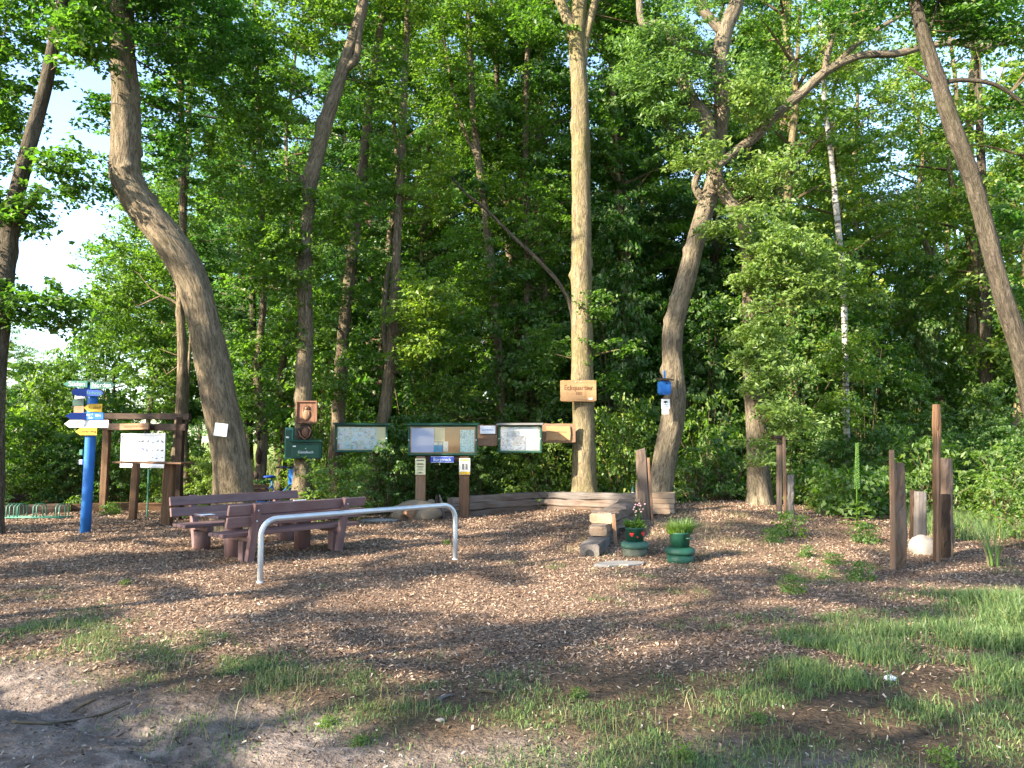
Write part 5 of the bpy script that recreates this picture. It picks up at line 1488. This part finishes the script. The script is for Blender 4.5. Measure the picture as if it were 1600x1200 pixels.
m = MB(); m.lathe([(.055, 0), (.055, .004)], (0, 0, 0), 16); d = Vector((.62, 2.3, 0)).normalized()
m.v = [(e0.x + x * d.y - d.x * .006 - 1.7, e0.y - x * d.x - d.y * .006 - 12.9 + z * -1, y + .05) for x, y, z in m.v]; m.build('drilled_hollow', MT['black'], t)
s0 = P(962, 846, 11.9)
t = thing('wooden_stake', 'thin pale stake pushed in beside the stepped sleepers', 'stake', (s0.x, s0.y, h1(s0.x, s0.y)))
wbeam('stake', Vector((s0.x, s0.y, h1(s0.x, s0.y) - .1)), Vector((s0.x - .03, s0.y, P(958, 803, 11.9).z)), .055, .05, 'orange', t, FY, ch=.005, amp=.003)
s0 = P(1036, 795, 14.6)
t = thing('log_stack', 'neat stack of short squared logs with pale sawn sides right of the tall plank post', 'log stack', (s0.x, s0.y, h1(s0.x, s0.y)), rad(-14))
for i in range(4):
    B('squared_log', (random.uniform(-.01, .01), 0, .05 + i * .098), (.44, .4, .094), 'sleeper_cut', t, ch=.006)
    B('weathered_end', (.226, -.0, .05 + i * .098), (.012, .38, .088), 'grey', t)
# tall plank post by the pots
def vpost(name, label, cat, px_b, py_b, px_t, py_t, wpx, depth, mat, strip=None, Y=None, yaw=0, slant=0.0, extra=None, amp=.012):
    b_ = G(px_b, py_b) if Y is None else Vector((P(px_b, py_b, Y).x, Y, h1(P(px_b, py_b, Y).x, Y)))
    tp = P(px_t, py_t, b_.y)
    t = thing(name, label, cat, b_)
    w = S_(wpx, b_.y)
    up = Vector((math.sin(yaw), math.cos(yaw), 0))
    p0 = b_ - Vector((0, 0, .12)); p1 = Vector((tp.x, b_.y, tp.z))
    m = MB(); n0 = len(m.v); rough_beam(m, p0, p1, w, depth, min(.02, w * .2), amp, 16, up)
    if slant:
        for i in range(len(m.v) - 12, len(m.v)):
            v = m.v[i]; m.v[i] = (v[0], v[1], v[2] + slant * (v[0] - p1.x) + random.uniform(-.008, .008))
    m.build('timber', MT[mat], t, world=True)
    if strip:
        sw, dx, smat, dz = strip
        q0 = p0 + Vector((dx, -.02, 0)); q1 = Vector((p1.x + dx, p1.y - .02, p1.z + dz))
        m = MB(); rough_beam(m, q0, q1, sw, depth * .7, .006, .004, 10, up); m.build('pale_edge', MT[smat], t, world=True)
    return t
vpost('plank_post', 'tall dark plank with a pale right edge standing by the flower pots', 'post', 1008, 812, 1001, 702, 15, .14, 'old', (.045, .125, 'orange', -.15), Y=13.9, slant=.3)
t = thing('pale_stick', 'small pale stick leaning on the left side of the tall dark plank', 'stick', P(995, 782, 13.7))  # just a small pale stick with a foot block
B('stick', (0, 0, .16), (.03, .03, .30), 'sleeper_cut', t); B('foot_block', (.01, 0, 0), (.07, .06, .05), 'sleeper_cut', t)
g0 = P(989, 776, 15.75)
t = thing('garden_gnome', 'tiny garden gnome with a pointed green hat on the back sleeper wall', 'gnome', g0)
m = MB(); m.lathe([(.05, -.03), (.055, .02), (.04, .06), (.02, .075)], (0, 0, 0), 14); m.build('body', MT['steel'], t, True)
m = MB(); m.blob((0, -.005, .09), (.034, .034, .034), 2, 12, 8, .03); m.build('head', MT['skin'], t, True)
m = MB(); m.lathe([(.045, .1), (.04, .115), (.022, .17), (.004, .235)], (0, 0, 0), 14); m.build('hat', MT['green'], t, True)
m = MB(); m.blob((0, -.03, .065), (.026, .015, .032), 3, 10, 7, .1); m.build('beard', MT['white'], t, True)

# right-hand timbers
vpost('timber_post', 'narrow orange-edged slat standing tight against the left side of a thick brown timber', 'post', 1395, 890, 1393, 703, 8, .03, 'orange', amp=.004)
vpost('timber_post', 'thick brown timber with dark knots, second from the left of the right-hand group', 'post', 1407, 888, 1405, 723, 14, .13, 'old', amp=.02)
vpost('timber_post', 'short split grey timber with a forked metal clip on top, behind the white boulder', 'post', 1437, 852, 1438, 768, 16, .12, 'grey', amp=.007)
vpost('timber_post', 'dark leaning slab at the left side of the short grey timber', 'post', 1426, 849, 1426, 765, 6, .1, 'dwood', amp=.012)
vpost('timber_post', 'tallest reddish brown timber of the right-hand group, cut in steps near its top', 'post', 1464, 877, 1463, 632, 10, .09, 'post', (.03, -.02, 'orange', -.35), amp=.008)
vpost('timber_post', 'broad dark timber behind the tallest one, with a weathered right face', 'post', 1480, 868, 1478, 716, 14, .13, 'old', amp=.012)
vpost('timber_post', 'broad dark offcut leaning on the foot of the tallest timber', 'post', 1478, 872, 1476, 772, 15, .06, 'dwood', amp=.012)
vpost('timber_post', 'pale brown plank post with a bird table on top, left of the distant pair', 'post', 1217, 800, 1218, 690, 8, .09, 'old', Y=13.9, amp=.006)
tb = vpost('timber_post', 'thin orange slat right beside the bird table post', 'post', 1227, 803, 1225, 682, 5, .03, 'orange', Y=13.75, amp=.003)
vpost('timber_post', 'short black and white charred post right of the bird table', 'post', 1235, 803, 1235, 742, 9, .09, 'grey', Y=13.6, amp=.012)
c_ = P(1234, 752, 13.52)
t = thing('bird_table', 'flat dark bird table with a small pitched cover on the pale plank post', 'bird table', P(1219, 688, 13.9))
B('tray', (0, 0, 0), (.34, .26, .02), 'dwood', t); B('cover', (-.03, 0, .05), (.2, .2, .07), 'dwood', t, ch=.03)
m = MB(); c_ = P(1440, 764, 12.2)
t = thing('metal_fork', 'small upright black metal fork stuck on the short grey timber', 'fork', c_)
for sx in (-.012, .012):
    m = MB(); m.tube([(sx, 0, -.06), (sx, 0, .07)], .005, 6); m.build('tine', MT['black'], t)
for (label, px, py, r, mat, Y, sd) in [('large white granite boulder lying between the right-hand timbers', 1444, 866, (.20, .15, .17), 'stone', None, 3),
      ('large rounded tan boulder behind the barrier end, left of the sleeper wall', 648, 805, (.52, .3, .26), 'stone2', 15.95, 5), ('smaller brown stone tucked right of the left board post', 672, 795, (.16, .14, .26), 'stone2', 16.3, 6),
      ('grey stone edging half sunk in the mulch behind the bench', 590, 806, (.42, .1, .05), 'slab', 15.6, 8)]:
    b_ = G(px, py) if Y is None else Vector((P(px, py, Y).x, Y, 0))
    b_.z = h1(b_.x, b_.y)
    t = thing('boulder' if 'boulder' in label else 'stone', label, 'boulder' if 'boulder' in label else 'stone', b_)
    m = MB(); m.blob((0, 0, r[2] * .5), r, sd, 20, 13, .22); m.build('rock', MT[mat], t, True)
b_ = G(965, 883)
t = thing('stone_slab', 'flat grey stone slab set in the mulch before the left flower pot', 'slab', b_ + Vector((.04, 0, 0)), .1)
m = MB(); m.loft([(.34, .04), (.27, .13), (.12, .15), (.05, .19), (-.15, .17), (-.2, .1), (-.31, .04), (-.38, -.11), (-.22, -.16), (-.05, -.13), (.06, -.17), (.22, -.1), (.29, -.06)], [(-.02, 1, 1, 0, 0), (.018, 1, 1, 0, 0), (.026, .96, .94, 0, 0)]); m.build('slab', MT['slab'], t)
# driftwood horns behind the barrier
c_ = P(688, 785, 16.1)
t = thing('driftwood', 'two upright curved pieces of grey driftwood between the board posts', 'driftwood', (c_.x, c_.y, h1(c_.x, c_.y)))
m = MB(); m.tube([(-.06, 0, 0), (-.07, 0, .28), (-.075, 0, .44), (-.06, 0, .5)], [.05, .045, .035, .02], 8); m.build('dark_horn', MT['dwood'], t, True)
m = MB(); m.tube([(.06, 0, 0), (.05, 0, .25), (.01, 0, .4), (-.02, 0, .5)], [.045, .035, .025, .012], 8); m.build('pale_horn', MT['grey'], t, True)

# ------------------------------------------------------------------ flower pots
def blades(n, R0, hgt, w, seed, lean, c=(0, 0, 0), nseg=3):
    r = np.random.default_rng(seed); m = MB()
    for i in range(n):
        a = r.uniform(0, 6.28); q = R0 * r.random() ** .5; x, y = math.cos(a) * q + c[0], math.sin(a) * q + c[1]
        g = a + r.normal(0, .6); h = hgt * r.uniform(.6, 1.15); l = lean * r.uniform(.2, 1.2); s = Vector((-math.sin(g), math.cos(g), 0)) * w / 2
        pts = [Vector((x + math.cos(g) * l * h * f * f, y + math.sin(g) * l * h * f * f, c[2] + h * (f - .35 * l * f * f))) for f in np.linspace(0, 1, nseg + 1)]
        vs = []
        for k_, p in enumerate(pts):
            ww = 1 - (k_ / nseg) ** 2 * .85
            vs += [p - s * ww, p + s * ww]
        m.add(vs, [(2 * k_, 2 * k_ + 1, 2 * k_ + 3, 2 * k_ + 2) for k_ in range(nseg)])
    return m
def pot(label, px, py, wpx, lowmat):
    b_ = G(px, py); Y = b_.y
    t = thing('flower_pot', label, 'flower pot', b_)
    R1 = S_(wpx, Y) / 2; h1_ = .17; R2 = R1 * .68; h2 = .22
    m = MB(); m.lathe([(R1 * .88, -.04), (R1 * .9, h1_ * .6)], n=36); o = m.build('base_ring', MT[lowmat], t, True)
    m = MB(); m.lathe([(R1 * .93, h1_ * .6), (R1 * 1.0, h1_ * .68), (R1 * 1.02, h1_ * .9), (R1 * .98, h1_ * .93), (R1 * .97, h1_ * 1.05), (R1 * .86, h1_ * 1.12), (R2, h1_ * 1.16)], n=36); m.build('rim', MT['green'] if lowmat == 'green' else MT['green3'], t, True)
    m = MB(); m.lathe([(R2 * .93, h1_ * 1.14), (R2 * 1.0, h1_ + h2 * .9), (R2 * 1.04, h1_ + h2 * .92), (R2 * 1.04, h1_ + h2), (R2 * .96, h1_ + h2), (R2 * .95, h1_ + h2 * .88)], n=36); m.build('pot', MT['green'], t, True)
    m = MB(); m.lathe([(R2 * .95, h1_ + h2 * .8), (R2 * .95, h1_ + h2 * .88)], n=24); m.build('soil', MT['black'], t)
    return t, R2, h1_ + h2
MT['green3'] = mat_paint('worn_green_paint', (.035, .10, .07, 1), .6)
MT['concrete'] = mat_paint('mossy_concrete', (.075, .085, .065, 1), .9, .2, (.08, .09, .05, 1), .5)
t, R2, zt = pot('green pot with red hearts on a mossy grey ring, flowering plants in it', 992, 868, 42, 'concrete')
m = blades(90, R2 * .8, .13, .012, 3, .8, (0, 0, zt - .03)); m.build('leaf_tuft', MT['leaf_d'], t)
cs = np.array([(random.uniform(-1, 1) * R2, random.uniform(-.7, .7) * R2, zt + random.uniform(0, .08)) for _ in range(26)])
leaf_obj('foliage', [leaf_arrays(cs, np.full(26, .06), 26, .032, 61, flat=.8)], MT['leaf_b'], None).parent = t
R_ = random.Random(21); m = MB(); m2 = MB()
for i in range(14):
    x_, y_, h_ = R_.uniform(-.02, .13), R_.uniform(-.06, .06), R_.uniform(.16, .34)
    m.tube([(x_ * .6, y_ * .5, zt), (x_ * .9, y_, zt + h_ * .6), (x_ * 1.2, y_, zt + h_)], .0022, 4)
    m2.blob((x_ * 1.2, y_, zt + h_), (.014, .014, .012), i, 8, 5, .1)
m.build('flower_stalks', MT['leaf_e'], t)['kind'] = 'stuff'; m2.build('flower_heads', MT['pink'], t)['kind'] = 'stuff'
def heart(cx, cz, s, rad_c, name, mat):
    m = MB(); pts = []
    for i in range(18):
        g = 2 * math.pi * i / 18
        pts.append((16 * math.sin(g) ** 3 * s / 16, (13 * math.cos(g) - 5 * math.cos(2 * g) - 2 * math.cos(3 * g) - math.cos(4 * g)) * s / 16))
    vs = []
    for x_, z_ in pts:
        a_ = (cx + x_) / rad_c
        vs.append(Vector((math.sin(a_) * (rad_c + .004), -math.cos(a_) * (rad_c + .004), cz + z_)))
    c0 = Vector((math.sin(cx / rad_c) * (rad_c + .006), -math.cos(cx / rad_c) * (rad_c + .006), cz))
    m.add(vs + [c0], [(i, (i + 1) % 18, 18) for i in range(18)]); m.build(name, MT[mat], t)
heart(-.06, .30, .034, R2 * 1.0, 'red_heart', 'red'); heart(.12, .305, .045, R2 * 1.02, 'red_heart', 'red'); heart(.02, .265, .014, R2, 'red_heart', 'red')
t, R2, zt = pot('glossy dark green pot on a green ring, overflowing with thin silvery grass', 1063, 878, 45, 'green')
m = blades(420, R2 * .85, .24, .006, 4, .9, (0, 0, zt - .03)); m.build('silver_foliage', MT['leaf_c'], t)['kind'] = 'stuff'
m = blades(260, R2 * .6, .24, .006, 5, 1.3, (.08, -.02, zt - .02)); m.build('trailing_foliage', MT['leaf_e'], t)['kind'] = 'stuff'
m = blades(160, R2 * .6, .17, .007, 6, 1.2, (-.09, -.02, zt - .02)); m.build('fresh_foliage', MT['leaf_d'], t)['kind'] = 'stuff'
m = MB(); m.tube([(.05, -R2 - .01, .32), (.09, -R2 - .025, .325), (.14, -R2 * .85 - .02, .32)], .008, 6); m.build('handle', MT['green'], t, True)

# ------------------------------------------------------------------ single plants
def plant(name, label, b_, mats):
    return thing(name, label, 'plant', b_)
b_ = G(1553, 885); t = plant('iris_plant', 'upright iris with sword leaves, partly yellowed, right of the timber group', b_, None)
r2 = random.Random(4)
for i in range(18):
    m = blades(1, .07, .62 if i % 3 else .8, .03, 60 + i, .45, (0, 0, -.01), 4); m.build('leaf', MT['leaf_c'] if i % 4 else MT['drygrass'], t)
b_ = G(1480, 800); t = plant('lily_plant', 'yellowing sword-leaved plant behind the tallest timber', G(1515, 800), None)
for i in range(12):
    m = blades(1, .06, .75, .03, 90 + i, .5, (0, 0, -.01), 4); m.build('leaf', MT['drygrass'] if i % 2 else MT['leaf_d'], t)
b_ = Vector((P(1338, 790, 13.2).x, 13.2, 0)); b_.z = h1(b_.x, b_.y)
t = plant('mullein_plant', 'tall thin flower spike rising from big basal leaves left of the right-hand timbers', b_, None)
zt = P(1342, 692, 13.2).z - b_.z
m = MB(); m.tube([(0, 0, 0), (.02, 0, zt * .5), (.05, 0, zt)], [.014, .012, .006], 7); m.build('stem', MT['leaf_b'], t, True)
m = MB()
for i in range(150):
    f = .45 + .55 * i / 150; a_ = i * 2.4; q = .035 * (1.15 - f)+.012
    m.blob((.05 * f + math.cos(a_) * q, math.sin(a_) * q, zt * f), (.014, .014, .012), i, 6, 4, .1)
m.build('flower_spike', MT['leaf_c'], t)['kind'] = 'stuff'
r2 = np.random.default_rng(8)
for i in range(14):
    a_ = i * 2.4; z_ = .02 + .03 * i; L_ = .34 - .015 * i
    m = MB(); d = Vector((math.cos(a_), math.sin(a_), .35)); s = Vector((-math.sin(a_), math.cos(a_), 0))
    p = [Vector((0, 0, z_)) + d * L_ * f + Vector((0, 0, -.35 * L_ * f * f)) for f in (0, .3, .65, 1)]
    ws = (.01, .055, .05, .004); vs = []
    for q_, w_ in zip(p, ws): vs += [q_ - s * w_, q_ + Vector((0, 0, -.012)), q_ + s * w_]
    m.add(vs, [f_ for k_ in range(3) for f_ in ((3 * k_, 3 * k_ + 1, 3 * k_ + 4, 3 * k_ + 3), (3 * k_ + 1, 3 * k_ + 2, 3 * k_ + 5, 3 * k_ + 4))])
    m.build('leaf', MT['leaf_b'], t)
# sticks, stones and branch pieces on the near ground
def stick(label, pts_px, r, mat='twig'):
    ps = [G(*q) + Vector((0, 0, r * .8)) for q in pts_px]
    t = thing('fallen_stick', label, 'stick', ps[0])
    m = MB(); p, rr_ = catmull(ps, [r * (1 - .6 * i / len(ps)) for i in range(len(ps))], 4); m.tube(p, rr_, 7); m.build('stick', MT[mat], t, True, world=True)
stick('long thin dry stick lying across the bare track at lower left', [(18, 1133), (70, 1135), (120, 1128), (165, 1116), (202, 1103)], .009, 'bark_mid')
stick('short forked root piece above the long stick on the bare track', [(112, 1116), (130, 1104), (150, 1099)], .011)
stick('pale broken branch piece in the grass at the lower middle', [(745, 1083), (760, 1084), (778, 1087)], .014, 'bark_pale')
stick('grey twig left of the pale branch piece in the grass', [(684, 1097), (696, 1092), (706, 1088)], .012, 'grey')
for (px, py, s, lb) in [(1390, 1064, .045, 'small chalk-white stone in the thin grass at lower right'), (688, 1129, .028, 'buff stone lying in the lower middle grass'), (497, 1136, .02, 'flat buff stone on the soil below the grass'), (62, 1062, .018, 'pebble on the bare track near the left edge')]:
    b_ = G(px, py); t = thing('stone', lb, 'stone', b_)
    m = MB(); m.blob((0, 0, s * .25), (s, s * .6, s * .45), px, 12, 8, .3); m.build('rock', MT['stone'] if px != 1390 else MT['paper'], t, True)
